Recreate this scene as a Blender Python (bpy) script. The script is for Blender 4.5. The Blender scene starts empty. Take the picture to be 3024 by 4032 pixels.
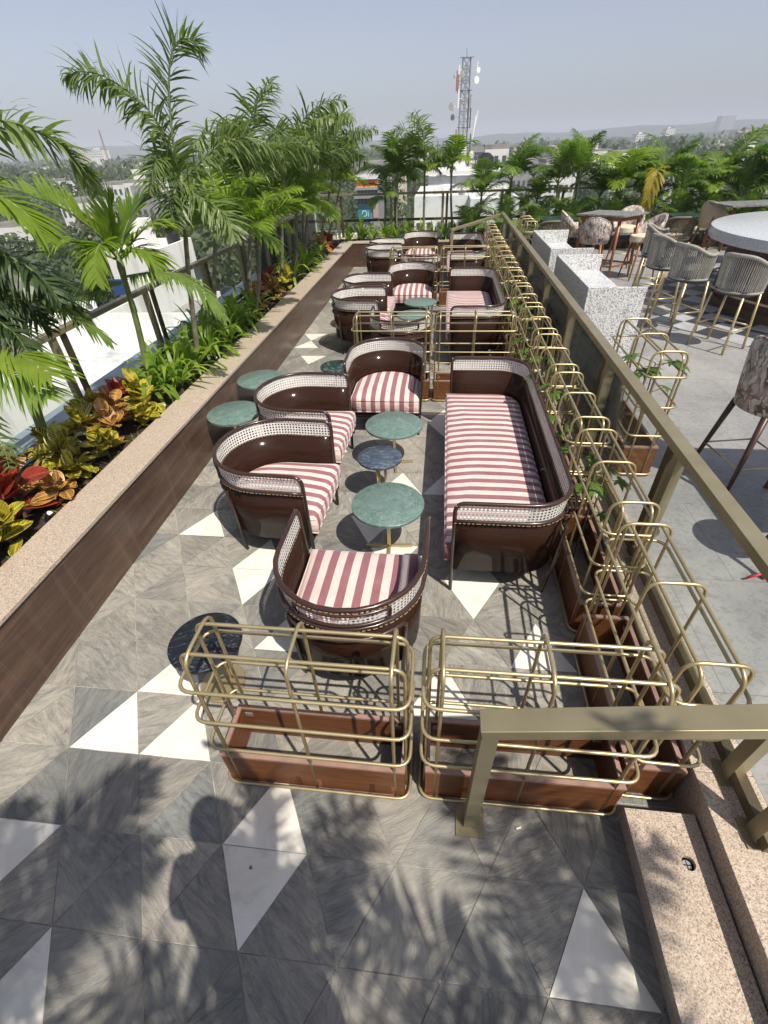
import bpy, bmesh, math, random
from mathutils import Vector, Matrix
random.seed(7)
R = math.radians
C = bpy.context.scene.collection
SC = bpy.context.scene
K = 3024/1659.0

# ------------------------------------------------------------------ camera model (solved from the floor tiling)
F_PX, PITCH, YAW, ROLL = 1828.2, .6699, .1323, -.0414
CAM = Vector((1.6976, -.632, 2.4968))
_F = Vector((-math.sin(YAW)*math.cos(PITCH), math.cos(YAW)*math.cos(PITCH), -math.sin(PITCH)))
_r = Vector((math.cos(YAW), math.sin(YAW), 0)); _u = _r.cross(_F)
_R = _r*math.cos(ROLL)+_u*math.sin(ROLL); _U = -_r*math.sin(ROLL)+_u*math.cos(ROLL)
def ray(x, y):                       # x, y measured on a 1659 px wide print of the photograph
    return _F+_R*((x*K-1512)/F_PX)+_U*((2016-y*K)/F_PX)
def at(x, y, z=0.):
    d = ray(x, y); return CAM+d*((z-CAM.z)/d.z)
def aty(x, y, Y):
    d = ray(x, y); return CAM+d*((Y-CAM.y)/d.y)

# ------------------------------------------------------------------ materials
def mat(name):
    m = bpy.data.materials.new(name); m.use_nodes = True
    nt = m.node_tree; b = nt.nodes['Principled BSDF']
    return m, nt, b
def N(nt, t, **kw):
    n = nt.nodes.new(t)
    for k, v in kw.items():
        if k.startswith('i_'):
            key = k[2:]
            n.inputs[int(key) if key.isdigit() else key.replace('_', ' ')].default_value = v
        else: setattr(n, k, v)
    return n
def L(nt, a, b): nt.links.new(a, b)
def rgb(c): return (c[0], c[1], c[2], 1)
def ramp(nt, fac, stops, interp='LINEAR'):
    r = N(nt, 'ShaderNodeValToRGB'); r.color_ramp.interpolation = interp
    e = r.color_ramp.elements
    while len(e) < len(stops): e.new(.5)
    for i, (p, c) in enumerate(stops):
        e[i].position = p; e[i].color = rgb(c) if len(c) == 3 else c
    L(nt, fac, r.inputs[0]); return r.outputs[0]
def coords(nt, kind='Object', scale=(1, 1, 1), rot=(0, 0, 0)):
    tc = N(nt, 'ShaderNodeTexCoord'); mp = N(nt, 'ShaderNodeMapping')
    mp.inputs['Scale'].default_value = scale; mp.inputs['Rotation'].default_value = rot
    L(nt, tc.outputs[kind], mp.inputs[0]); return mp.outputs[0]
def noise(nt, vec, scale, detail=4, rough=.55, dist=0.):
    n = N(nt, 'ShaderNodeTexNoise'); n.inputs['Scale'].default_value = scale
    n.inputs['Detail'].default_value = detail; n.inputs['Roughness'].default_value = rough
    n.inputs['Distortion'].default_value = dist
    if vec is not None: L(nt, vec, n.inputs['Vector'])
    return n.outputs['Fac']
def mix(nt, fac, a, b, mode='MIX'):
    n = N(nt, 'ShaderNodeMix', data_type='RGBA', blend_type=mode)
    for i, v in ((0, fac), (6, a), (7, b)):
        if isinstance(v, (int, float)): n.inputs[i].default_value = v
        elif isinstance(v, tuple): n.inputs[i].default_value = rgb(v)
        else: L(nt, v, n.inputs[i])
    return n.outputs[2]
def mth(nt, op, a, b=None, c=None):
    n = N(nt, 'ShaderNodeMath', operation=op)
    for i, v in enumerate((a, b, c)):
        if v is None: continue
        if isinstance(v, (int, float)): n.inputs[i].default_value = v
        else: L(nt, v, n.inputs[i])
    return n.outputs[0]
def bump(nt, b, h, strength=.2, dist=.01):
    n = N(nt, 'ShaderNodeBump'); n.inputs['Strength'].default_value = strength; n.inputs['Distance'].default_value = dist
    L(nt, h, n.inputs['Height']); L(nt, n.outputs[0], b.inputs['Normal'])
M = {}
def plain(name, col, rough=.5, metal=0., var=.0, vscale=6., coat=0., bmp=0.):
    m, nt, b = mat(name)
    if var:
        f = noise(nt, coords(nt), vscale)
        c = ramp(nt, f, [(.3, tuple(x*(1-var) for x in col)), (.7, tuple(min(1, x*(1+var)) for x in col))])
        L(nt, c, b.inputs['Base Color'])
        if bmp: bump(nt, b, f, bmp)
    else: b.inputs['Base Color'].default_value = rgb(col)
    b.inputs['Roughness'].default_value = rough; b.inputs['Metallic'].default_value = metal
    b.inputs['Coat Weight'].default_value = coat; b.inputs['Coat Roughness'].default_value = .08
    M[name] = m; return m

def make_materials():
    # gold / bronze metals
    m, nt, b = mat('gold')
    f = noise(nt, coords(nt), 9, 3)
    L(nt, ramp(nt, f, [(.3, (.49, .395, .21)), (.7, (.58, .48, .275))]), b.inputs['Base Color'])
    b.inputs['Metallic'].default_value = .72; b.inputs['Roughness'].default_value = .40
    M['gold'] = m
    m, nt, b = mat('bronze')
    f = noise(nt, coords(nt, scale=(1, 1, 1)), 5, 5)
    L(nt, ramp(nt, f, [(.3, (.285, .245, .145)), (.72, (.36, .315, .20))]), b.inputs['Base Color'])
    b.inputs['Metallic'].default_value = .55; b.inputs['Roughness'].default_value = .42
    M['bronze'] = m
    plain('bronze_dark', (.10, .08, .045), .45, .5, .15)
    # floor stones
    m, nt, b = mat('stone_tile')
    uv = N(nt, 'ShaderNodeUVMap').outputs[0]
    mp = N(nt, 'ShaderNodeMapping'); mp.inputs['Scale'].default_value = (1.7, 6, 1); L(nt, uv, mp.inputs[0])
    s1 = noise(nt, mp.outputs[0], 2.3, 9, .70, 1.7)
    mp2 = N(nt, 'ShaderNodeMapping'); mp2.inputs['Scale'].default_value = (3.2, 24, 1); L(nt, uv, mp2.inputs[0])
    s2 = noise(nt, mp2.outputs[0], 3.0, 7, .75, 1.2)
    s3 = noise(nt, uv, 2.2, 4, .6)
    s4 = noise(nt, uv, 210, 2, .6)
    mp3 = N(nt, 'ShaderNodeMapping'); mp3.inputs['Scale'].default_value = (1.3, 5.5, 1); L(nt, uv, mp3.inputs[0])
    s5 = noise(nt, mp3.outputs[0], 2.1, 10, .62, .9); vein = mth(nt, 'ABSOLUTE', mth(nt, 'SUBTRACT', s5, .5))
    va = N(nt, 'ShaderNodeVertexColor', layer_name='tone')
    c = ramp(nt, s1, [(.30, (.085, .079, .072)), (.43, (.245, .224, .185)), (.56, (.37, .335, .272)), (.74, (.50, .452, .36))])
    c = mix(nt, mth(nt, 'MULTIPLY', ramp(nt, s2, [(.52, (0, 0, 0)), (.64, (1, 1, 1))]), .60), c, (.10, .095, .09))
    c = mix(nt, mth(nt, 'MULTIPLY', ramp(nt, vein, [(.0, (1, 1, 1)), (.020, (0, 0, 0))]), .36), c, (.10, .095, .088))
    c = mix(nt, .55, c, ramp(nt, s3, [(.3, (.42, .42, .43)), (.7, (.66, .635, .57))]), 'MULTIPLY')
    c = mix(nt, .45, c, ramp(nt, s4, [(.3, (.35, .35, .35)), (.65, (1, 1, 1))]), 'MULTIPLY')
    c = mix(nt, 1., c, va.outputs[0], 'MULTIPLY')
    # loose dust drifting over the joints (world scale)
    oc = coords(nt)
    d1 = noise(nt, oc, .9, 5, .62, .4)
    c = mix(nt, mth(nt, 'MULTIPLY', ramp(nt, d1, [(.46, (0, 0, 0)), (.72, (1, 1, 1))]), .38), c, (.50, .45, .36))
    hs = N(nt, 'ShaderNodeBrightContrast'); hs.inputs['Bright'].default_value = .075; L(nt, c, hs.inputs[0])
    L(nt, hs.outputs[0], b.inputs['Base Color']); b.inputs['Roughness'].default_value = .6
    h = mth(nt, 'ADD', mth(nt, 'MULTIPLY', s1, .7), mth(nt, 'MULTIPLY', s2, .5))
    h = mth(nt, 'ADD', h, ramp(nt, vein, [(0, (0, 0, 0)), (.03, (.4, .4, .4))]))
    bump(nt, b, h, .5, .008); M['stone_tile'] = m
    m, nt, b = mat('white_tile')
    uv = N(nt, 'ShaderNodeUVMap').outputs[0]
    s = noise(nt, uv, 3.5, 6, .62, 1.5); d = noise(nt, coords(nt), 1.7, 6, .66)
    c = ramp(nt, s, [(.30, (.58, .555, .50)), (.42, (.73, .70, .62)), (.62, (.79, .76, .68)), (.75, (.83, .80, .73))])
    c = mix(nt, mth(nt, 'MULTIPLY', ramp(nt, d, [(.5, (0, 0, 0)), (.75, (1, 1, 1))]), .42), c, (.50, .44, .33))
    L(nt, c, b.inputs['Base Color']); b.inputs['Roughness'].default_value = .38; M['white_tile'] = m
    m, nt, b = mat('grout')
    f = noise(nt, coords(nt), 5, 5)
    L(nt, ramp(nt, f, [(.35, (.16, .15, .13)), (.6, (.50, .47, .40))]), b.inputs['Base Color']); b.inputs['Roughness'].default_value = .9; M['grout'] = m
    # brown wood-look porcelain
    m, nt, b = mat('brown_porcelain')
    v = coords(nt, scale=(3, .55, 7)); s = noise(nt, v, 2.0, 7, .62, .9); s2 = noise(nt, coords(nt, scale=(4, 1.2, 26)), 3, 5, .6)
    c = ramp(nt, s, [(.28, (.055, .031, .022)), (.5, (.098, .056, .039)), (.7, (.15, .092, .064))])
    c = mix(nt, .35, c, ramp(nt, s2, [(.35, (.45, .43, .42)), (.65, (1, 1, 1))]), 'MULTIPLY')
    # stains running down the face
    g = noise(nt, coords(nt, scale=(1, 5, .35)), 2.2, 5, .65)
    c = mix(nt, mth(nt, 'MULTIPLY', ramp(nt, g, [(.55, (0, 0, 0)), (.75, (1, 1, 1))]), .30), c, (.22, .17, .13))
    L(nt, c, b.inputs['Base Color']); b.inputs['Roughness'].default_value = .33; bump(nt, b, s2, .12, .004); M['brown_porcelain'] = m
    # granites
    def granite(name, stops, sc, rough=.35, dirt=None):
        m, nt, b = mat(name); v = coords(nt)
        a = N(nt, 'ShaderNodeTexVoronoi'); a.inputs['Scale'].default_value = sc; L(nt, v, a.inputs['Vector'])
        sep = N(nt, 'ShaderNodeSeparateColor'); L(nt, a.outputs['Color'], sep.inputs[0])
        n1 = noise(nt, v, sc*.55, 4, .7)
        f = mth(nt, 'ADD', mth(nt, 'MULTIPLY', sep.outputs[0], .55), mth(nt, 'MULTIPLY', n1, .45))
        c = ramp(nt, f, stops)
        if dirt:
            d = noise(nt, v, 1.6, 5, .6)
            c = mix(nt, mth(nt, 'MULTIPLY', ramp(nt, d, [(.45, (0, 0, 0)), (.7, (1, 1, 1))]), .45), c, dirt)
        L(nt, c, b.inputs['Base Color']); b.inputs['Roughness'].default_value = rough; M[name] = m
    granite('pink_granite', [(.20, (.17, .135, .105)), (.34, (.35, .27, .205)), (.52, (.47, .375, .295)), (.78, (.58, .50, .41))], 230, .45, (.38, .32, .235))
    granite('white_granite', [(.22, (.05, .05, .055)), (.33, (.26, .26, .26)), (.42, (.64, .64, .63)), (.8, (.76, .76, .75))], 135, .3)
    granite('bar_granite', [(.2, (.26, .29, .31)), (.45, (.50, .53, .54)), (.8, (.70, .72, .73))], 170, .25)
    granite('grey_stone_top', [(.25, (.10, .10, .10)), (.5, (.20, .20, .195)), (.8, (.33, .33, .32))], 40, .35)
    # upper terrace floor
    m, nt, b = mat('grey_floor')
    v = coords(nt); s = noise(nt, v, 1.1, 7, .66, .5); s2 = noise(nt, coords(nt, scale=(2, 2.4, 1)), 9, 5, .65, 1.5)
    c = ramp(nt, s, [(.3, (.22, .22, .215)), (.7, (.36, .355, .34))])
    c = mix(nt, .5, c, ramp(nt, s2, [(.38, (.55, .55, .56)), (.5, (1, 1, 1))]), 'MULTIPLY')
    br = N(nt, 'ShaderNodeTexBrick'); br.offset = .5
    br.inputs['Scale'].default_value = 1; br.inputs['Mortar Size'].default_value = .003
    br.inputs['Brick Width'].default_value = .8; br.inputs['Row Height'].default_value = .8
    L(nt, v, br.inputs['Vector'])
    c = mix(nt, mth(nt, 'MULTIPLY', br.outputs['Fac'], .7), c, (.14, .135, .13))
    L(nt, c, b.inputs['Base Color']); b.inputs['Roughness'].default_value = .45; M['grey_floor'] = m
    plain('checker_dark', (.055, .06, .07), .3, 0, .25); plain('checker_light', (.42, .43, .44), .3, 0, .12)
    # furniture
    m, nt, b = mat('brown_lacquer')
    f = noise(nt, coords(nt, scale=(2, 2, 9)), 3, 4)
    L(nt, ramp(nt, f, [(.3, (.024, .0100, .0058)), (.7, (.033, .0145, .0088))]), b.inputs['Base Color'])
    b.inputs['Roughness'].default_value = .6; b.inputs['Specular IOR Level'].default_value = .04; b.inputs['Coat Weight'].default_value = .36; b.inputs['Coat Roughness'].default_value = .09; b.inputs['Coat IOR'].default_value = 1.42; M['brown_lacquer'] = m
    plain('brown_tube', (.045, .022, .018), .26, 0, .15, 8, .15)
    plain('stitch', (.40, .31, .17), .6)
    m, nt, b = mat('cane')
    uv = N(nt, 'ShaderNodeUVMap').outputs[0]; sx = N(nt, 'ShaderNodeSeparateXYZ'); L(nt, uv, sx.inputs[0])
    def holes(ox, oy):
        p = .0240; q = .0225
        fx = mth(nt, 'SUBTRACT', mth(nt, 'FRACT', mth(nt, 'ADD', mth(nt, 'DIVIDE', sx.outputs[0], p), ox)), .5)
        fy = mth(nt, 'SUBTRACT', mth(nt, 'FRACT', mth(nt, 'ADD', mth(nt, 'DIVIDE', sx.outputs[1], q), oy)), .5)
        return mth(nt, 'LESS_THAN', mth(nt, 'ADD', mth(nt, 'MULTIPLY', fx, fx), mth(nt, 'MULTIPLY', fy, fy)), .095)
    h = holes(0, 0)
    f = noise(nt, coords(nt), 60, 3)
    wv = mth(nt, 'MULTIPLY', mth(nt, 'SINE', mth(nt, 'MULTIPLY', sx.outputs[0], 900)), mth(nt, 'SINE', mth(nt, 'MULTIPLY', sx.outputs[1], 900)))
    L(nt, ramp(nt, f, [(.3, (.66, .65, .61)), (.7, (.82, .81, .78))]), b.inputs['Base Color'])
    bump(nt, b, wv, .3, .002)
    b.inputs['Roughness'].default_value = .45
    L(nt, mth(nt, 'SUBTRACT', 1., h), b.inputs['Alpha']); M['cane'] = m
    m, nt, b = mat('striped_fabric')
    sx = N(nt, 'ShaderNodeSeparateXYZ'); L(nt, coords(nt), sx.inputs[0])
    wob = mth(nt, 'MULTIPLY', noise(nt, coords(nt), 3, 2), .012)
    fr = mth(nt, 'FRACT', mth(nt, 'DIVIDE', mth(nt, 'ADD', mth(nt, 'ADD', sx.outputs[0], 50.0), wob), .1))
    st = mth(nt, 'LESS_THAN', fr, .5)
    wv = N(nt, 'ShaderNodeTexNoise'); wv.inputs['Scale'].default_value = 260; L(nt, coords(nt, scale=(1, .25, 1)), wv.inputs['Vector'])
    blotch = noise(nt, coords(nt), 7, 4)
    pk = ramp(nt, blotch, [(.3, (.255, .098, .115)), (.7, (.315, .135, .15))])
    pl = ramp(nt, blotch, [(.3, (.66, .52, .475)), (.7, (.74, .61, .565))])
    c = mix(nt, st, pl, pk)
    c = mix(nt, .25, c, ramp(nt, wv.outputs['Fac'], [(.35, (.6, .6, .6)), (.6, (1, 1, 1))]), 'MULTIPLY')
    L(nt, c, b.inputs['Base Color']); b.inputs['Roughness'].default_value = .85
    b.inputs['Sheen Weight'].default_value = .2
    bump(nt, b, noise(nt, coords(nt, scale=(1, .6, 1)), 7, 4, .6, .8), .5, .03); M['striped_fabric'] = m
    def marble(name, base, mid, vein, sc=6, thr=.04, stretch=(1, 1, 1)):
        m, nt, b = mat(name)
        v = coords(nt, scale=stretch); oi = N(nt, 'ShaderNodeObjectInfo')
        ad = N(nt, 'ShaderNodeVectorMath', operation='ADD'); L(nt, v, ad.inputs[0])
        cm = N(nt, 'ShaderNodeCombineXYZ'); L(nt, mth(nt, 'MULTIPLY', oi.outputs['Random'], 30.), cm.inputs[0]); L(nt, cm.outputs[0], ad.inputs[1]); v = ad.outputs[0]
        n1 = noise(nt, v, sc, 6, .65, 1.2)
        vr = N(nt, 'ShaderNodeTexNoise'); vr.inputs['Scale'].default_value = sc*.8; vr.inputs['Detail'].default_value = 7; vr.inputs['Distortion'].default_value = 1.6; L(nt, v, vr.inputs['Vector'])
        ed = mth(nt, 'ABSOLUTE', mth(nt, 'SUBTRACT', vr.outputs['Fac'], .5))
        vo = N(nt, 'ShaderNodeTexVoronoi', feature='DISTANCE_TO_EDGE'); vo.inputs['Scale'].default_value = sc*2.2
        wp = N(nt, 'ShaderNodeTexNoise'); wp.inputs['Scale'].default_value = 7; L(nt, v, wp.inputs['Vector'])
        vv = N(nt, 'ShaderNodeVectorMath', operation='ADD'); L(nt, v, vv.inputs[0]); sm = N(nt, 'ShaderNodeVectorMath', operation='SCALE'); sm.inputs['Scale'].default_value = .25
        L(nt, wp.outputs['Color'], sm.inputs[0]); L(nt, sm.outputs[0], vv.inputs[1]); L(nt, vv.outputs[0], vo.inputs['Vector'])
        c = ramp(nt, n1, [(.3, base), (.7, mid)])
        c = mix(nt, ramp(nt, vo.outputs['Distance'], [(.0, (.8, .8, .8)), (.045, (0, 0, 0))]), c, tuple(x*.6 for x in base))
        c = mix(nt, ramp(nt, ed, [(.0, (1, 1, 1)), (thr, (0, 0, 0))]), c, vein)
        L(nt, c, b.inputs['Base Color']); b.inputs['Roughness'].default_value = .32; M[name] = m
    marble('green_marble', (.105, .172, .152), (.165, .238, .212), (.23, .31, .28), 6, .012)
    marble('navy_marble', (.035, .05, .075), (.07, .092, .13), (.22, .26, .32), 5, .022, (1, 5, 1))
    marble('black_marble', (.006, .008, .012), (.017, .020, .027), (.17, .185, .21), 4, .0075, (1.2, 4.5, 1))
    marble('dark_green_marble', (.012, .03, .028), (.03, .062, .058), (.12, .20, .18), 5, .018)
    # planter boxes
    m, nt, b = mat('wood_laminate')
    s = noise(nt, coords(nt, scale=(1.2, 1.2, 12)), 4, 6, .6, .8)
    L(nt, ramp(nt, s, [(.3, (.105, .036, .0125)), (.55, (.165, .059, .020)), (.75, (.235, .090, .034))]), b.inputs['Base Color']); b.inputs['Roughness'].default_value = .45; b.inputs['Specular IOR Level'].default_value = .3; M['wood_laminate'] = m
    plain('pink_lip', (.31, .185, .145), .55, 0, .12, 20)
    plain('soil', (.030, .020, .014), .95, 0, .5, 30, 0, .8)
    plain('rope', (.30, .285, .25), .8, 0, .2, 40); plain('rope_brown', (.21, .165, .12), .8, 0, .2, 40)
    plain('dark_seat', (.035, .035, .042), .6); plain('cream_seat', (.66, .57, .42), .6, 0, .06)
    plain('beige_vinyl', (.50, .40, .27), .45, 0, .08); plain('walnut', (.27, .10, .038), .35, 0, .2, 5); plain('dark_wood', (.06, .030, .02), .4, 0, .2)
    plain('maroon_flute', (.055, .014, .016), .4, 0, .2); plain('red_ribbon', (.75, .03, .05), .5)
    # floral upholstery
    m, nt, b = mat('floral_fabric')
    v = coords(nt)
    wp = N(nt, 'ShaderNodeTexNoise'); wp.inputs['Scale'].default_value = 9; L(nt, v, wp.inputs['Vector'])
    sm = N(nt, 'ShaderNodeVectorMath', operation='SCALE'); sm.inputs['Scale'].default_value = .13; L(nt, wp.outputs['Color'], sm.inputs[0])
    vv = N(nt, 'ShaderNodeVectorMath', operation='ADD'); L(nt, v, vv.inputs[0]); L(nt, sm.outputs[0], vv.inputs[1])
    def leaflayer(rot, sc):
        mp = N(nt, 'ShaderNodeMapping'); mp.inputs['Scale'].default_value = sc; mp.inputs['Rotation'].default_value = rot; L(nt, vv.outputs[0], mp.inputs[0])
        vo = N(nt, 'ShaderNodeTexVoronoi'); vo.inputs['Scale'].default_value = 1; vo.inputs['Randomness'].default_value = .85; L(nt, mp.outputs[0], vo.inputs['Vector'])
        return vo
    a = leaflayer((.5, .6, .4), (34, 34, 10)); d = leaflayer((-.7, .4, 1.2), (32, 32, 9))
    bg = ramp(nt, noise(nt, v, 11, 3), [(.4, (.14, .10, .11)), (.6, (.42, .31, .28))])
    sepa = N(nt, 'ShaderNodeSeparateColor'); L(nt, a.outputs['Color'], sepa.inputs[0])
    la = ramp(nt, sepa.outputs[0], [(.2, (.34, .325, .265)), (.55, (.52, .475, .395)), (.85, (.68, .61, .54))])
    c = mix(nt, ramp(nt, a.outputs['Distance'], [(.46, (1, 1, 1)), (.52, (0, 0, 0))]), bg, la)
    sepd = N(nt, 'ShaderNodeSeparateColor'); L(nt, d.outputs['Color'], sepd.inputs[0])
    ld = ramp(nt, sepd.outputs[1], [(.3, (.46, .43, .365)), (.7, (.70, .62, .57))])
    c = mix(nt, ramp(nt, d.outputs['Distance'], [(.34, (1, 1, 1)), (.40, (0, 0, 0))]), c, ld)
    fl = N(nt, 'ShaderNodeTexVoronoi'); fl.inputs['Scale'].default_value = 7.5; L(nt, vv.outputs[0], fl.inputs['Vector'])
    c = mix(nt, ramp(nt, fl.outputs['Distance'], [(.11, (1, 1, 1)), (.16, (0, 0, 0))]), c, (.50, .17, .13))
    L(nt, c, b.inputs['Base Color']); b.inputs['Roughness'].default_value = .8; M['floral_fabric'] = m
    # glass
    m = bpy.data.materials.new('railing_glass'); m.use_nodes = True; nt = m.node_tree; nt.nodes.clear()
    out = N(nt, 'ShaderNodeOutputMaterial'); tr = N(nt, 'ShaderNodeBsdfTransparent'); tr.inputs[0].default_value = (.955, .975, .97, 1)
    gl = N(nt, 'ShaderNodeBsdfGlossy'); gl.inputs['Roughness'].default_value = .03; gl.inputs[0].default_value = (.9, .9, .9, 1)
    di = N(nt, 'ShaderNodeBsdfDiffuse'); di.inputs[0].default_value = (.55, .56, .54, 1)
    lw = N(nt, 'ShaderNodeLayerWeight'); lw.inputs[0].default_value = .06
    ms = N(nt, 'ShaderNodeMixShader'); L(nt, lw.outputs['Fresnel'], ms.inputs[0]); L(nt, tr.outputs[0], ms.inputs[1]); L(nt, gl.outputs[0], ms.inputs[2])
    ms2 = N(nt, 'ShaderNodeMixShader'); du = noise(nt, coords(nt), 3, 5, .65)
    L(nt, mth(nt, 'MULTIPLY', du, .055), ms2.inputs[0]); L(nt, ms.outputs[0], ms2.inputs[1]); L(nt, di.outputs[0], ms2.inputs[2])
    L(nt, ms2.outputs[0], out.inputs[0]); M['railing_glass'] = m
    plain('blue_sill', (.24, .29, .32), .3, 0, .2, 3)
    # leaves
    def leaf(name, c1, c2, tr=.35, rough=.38, spots=None):
        m = bpy.data.materials.new(name); m.use_nodes = True; nt = m.node_tree; b = nt.nodes['Principled BSDF']; out = nt.nodes['Material Output']
        oi = N(nt, 'ShaderNodeObjectInfo'); v = coords(nt)
        f = noise(nt, v, 7, 3); f = mth(nt, 'ADD', mth(nt, 'MULTIPLY', f, .75), mth(nt, 'MULTIPLY', oi.outputs['Random'], .3))
        c = ramp(nt, f, [(.32, c1), (.75, c2)])
        if spots:
            s = noise(nt, v, 5, 2); c = mix(nt, ramp(nt, s, [(.64, (0, 0, 0)), (.72, (1, 1, 1))]), c, spots)
        L(nt, c, b.inputs['Base Color']); b.inputs['Roughness'].default_value = rough; b.inputs['Specular IOR Level'].default_value = .4
        t = N(nt, 'ShaderNodeBsdfTranslucent'); c2n = mix(nt, 1., c, (1.25, 1.5, .5), 'MULTIPLY'); L(nt, c2n, t.inputs[0])
        ms = N(nt, 'ShaderNodeMixShader'); ms.inputs[0].default_value = tr; L(nt, b.outputs[0], ms.inputs[1]); L(nt, t.outputs[0], ms.inputs[2]); L(nt, ms.outputs[0], out.inputs[0])
        M[name] = m
    leaf('foxtail_leaf', (.095, .145, .045), (.24, .305, .115), .40)
    leaf('palm_leaf', (.075, .14, .025), (.20, .29, .06), .38)
    leaf('lime_leaf', (.12, .21, .02), (.25, .33, .045), .42)
    leaf('yellow_leaf', (.36, .27, .03), (.48, .40, .08), .4)
    leaf('lily_leaf', (.13, .23, .025), (.36, .44, .065), .5)
    leaf('papaya_leaf', (.065, .135, .02), (.16, .25, .045), .35)
    leaf('dark_frond', (.030, .055, .018), (.085, .125, .042), .22)
    leaf('tree_leaf', (.028, .050, .016), (.088, .125, .042), .25, .55)
    leaf('tree_leaf_light', (.05, .075, .025), (.10, .125, .045), .2, .55)
    plain('palm_trunk', (.16, .15, .10), .7, 0, .35, 14, 0, .3); plain('green_trunk', (.15, .19, .06), .55, 0, .3, 8); plain('stem', (.10, .075, .045), .8, 0, .3, 12)
    def croton(name, base, vein, edge):
        m = bpy.data.materials.new(name); m.use_nodes = True; nt = m.node_tree; b = nt.nodes['Principled BSDF']; out = nt.nodes['Material Output']
        uv = N(nt, 'ShaderNodeUVMap').outputs[0]; sx = N(nt, 'ShaderNodeSeparateXYZ'); L(nt, uv, sx.inputs[0])
        av = mth(nt, 'ABSOLUTE', sx.outputs[1])
        w = mth(nt, 'SINE', mth(nt, 'MULTIPLY', mth(nt, 'SUBTRACT', sx.outputs[0], mth(nt, 'MULTIPLY', av, .28)), 52))
        vn = ramp(nt, w, [(.62, (0, 0, 0)), (.85, (1, 1, 1))])
        mid = ramp(nt, av, [(.08, (1, 1, 1)), (.16, (0, 0, 0))]); ed = ramp(nt, av, [(.82, (0, 0, 0)), (.95, (1, 1, 1))])
        bl = noise(nt, coords(nt), 9, 2)
        c = mix(nt, vn, mix(nt, ramp(nt, bl, [(.45, (0, 0, 0)), (.62, (1, 1, 1))]), base, edge), vein); c = mix(nt, mid, c, vein); c = mix(nt, ed, c, vein)
        L(nt, c, b.inputs['Base Color']); b.inputs['Roughness'].default_value = .35
        t = N(nt, 'ShaderNodeBsdfTranslucent'); L(nt, c, t.inputs[0]); ms = N(nt, 'ShaderNodeMixShader'); ms.inputs[0].default_value = .25
        L(nt, b.outputs[0], ms.inputs[1]); L(nt, t.outputs[0], ms.inputs[2]); L(nt, ms.outputs[0], out.inputs[0]); M[name] = m
    croton('croton_yellow', (.055, .10, .012), (.62, .48, .05), (.42, .38, .04))
    croton('croton_red', (.16, .018, .012), (.34, .07, .03), (.28, .03, .02))
    croton('croton_orange', (.10, .055, .02), (.60, .34, .09), (.48, .20, .05))
    # city
    plain('beige_wall', (.48, .40, .25), .8, 0, .1, .3); plain('grey_wall', (.30, .30, .30), .8, 0, .12, .2)
    plain('dark_wall', (.085, .085, .095), .7, 0, .15, .3); plain('yellow_wall', (.58, .50, .22), .8, 0, .1, .3); plain('pinkish_wall', (.55, .38, .30), .8)
    for nm_, c0, c1 in (('roof_grey', (.17, .165, .155), (.33, .32, .30)), ('roof_white', (.42, .42, .40), (.76, .76, .74))):
        m, nt, b = mat(nm_); v = coords(nt)
        a = noise(nt, v, .35, 8, .7, .6); d = noise(nt, coords(nt, scale=(.2, 2.5, 1)), 1.2, 5, .6)
        c = ramp(nt, a, [(.30, c0), (.48, c1)]); c = mix(nt, .35, c, ramp(nt, d, [(.4, (.62, .61, .58)), (.55, (1, 1, 1))]), 'MULTIPLY')
        L(nt, c, b.inputs['Base Color']); b.inputs['Roughness'].default_value = .9; M[nm_] = m
    for nm_, c0, c1 in (('white_wall', (.50, .49, .45), (.76, .75, .71)), ('cream_wall', (.42, .37, .27), (.64, .57, .42))):
        m, nt, b = mat(nm_); a = noise(nt, coords(nt, scale=(1, 1, .16)), .5, 7, .68, .4)
        L(nt, ramp(nt, a, [(.30, c0), (.46, c1)]), b.inputs['Base Color']); b.inputs['Roughness'].default_value = .85; M[nm_] = m
    plain('window_dark', (.085, .095, .105), .3); plain('window_blue', (.03, .08, .20), .15); plain('door_dark', (.06, .045, .035), .6)
    plain('teal_panel', (.02, .26, .34), .5, 0, .2, 1.2); plain('orange_panel', (.80, .30, .07), .5); plain('red_letter', (.55, .01, .02), .5); plain('white_paint', (.8, .8, .78), .5)
    plain('steel', (.36, .37, .38), .45, .6); plain('rust_red', (.30, .10, .06), .6); plain('dish_cream', (.74, .72, .60), .5); plain('black_plastic', (.015, .015, .016), .35)
    m, nt, b = mat('city_ground'); v = coords(nt)
    s = noise(nt, v, .012, 8, .68); L(nt, ramp(nt, s, [(.35, (.035, .055, .02)), (.5, (.075, .085, .04)), (.68, (.16, .14, .10))]), b.inputs['Base Color']); b.inputs['Roughness'].default_value = 1; M['city_ground'] = m
    m, nt, b = mat('hill_cover'); v = coords(nt)
    s = noise(nt, v, .02, 9, .75); L(nt, ramp(nt, s, [(.35, (.018, .032, .012)), (.6, (.05, .07, .03)), (.75, (.10, .10, .06))]), b.inputs['Base Color']); b.inputs['Roughness'].default_value = 1; M['hill_cover'] = m
    plain('stamp_dark', (.035, .012, .008), .5); plain('skin', (.36, .20, .13), .6); plain('shirt', (.10, .14, .22), .9); plain('trousers', (.04, .04, .05), .9)
    plain('butt_paper', (.75, .72, .62), .8); plain('dry_leaf', (.14, .06, .03), .8); plain('ceramic_white', (.7, .7, .7), .3); plain('terracotta', (.30, .11, .06), .8, 0, .15)
make_materials()

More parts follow.
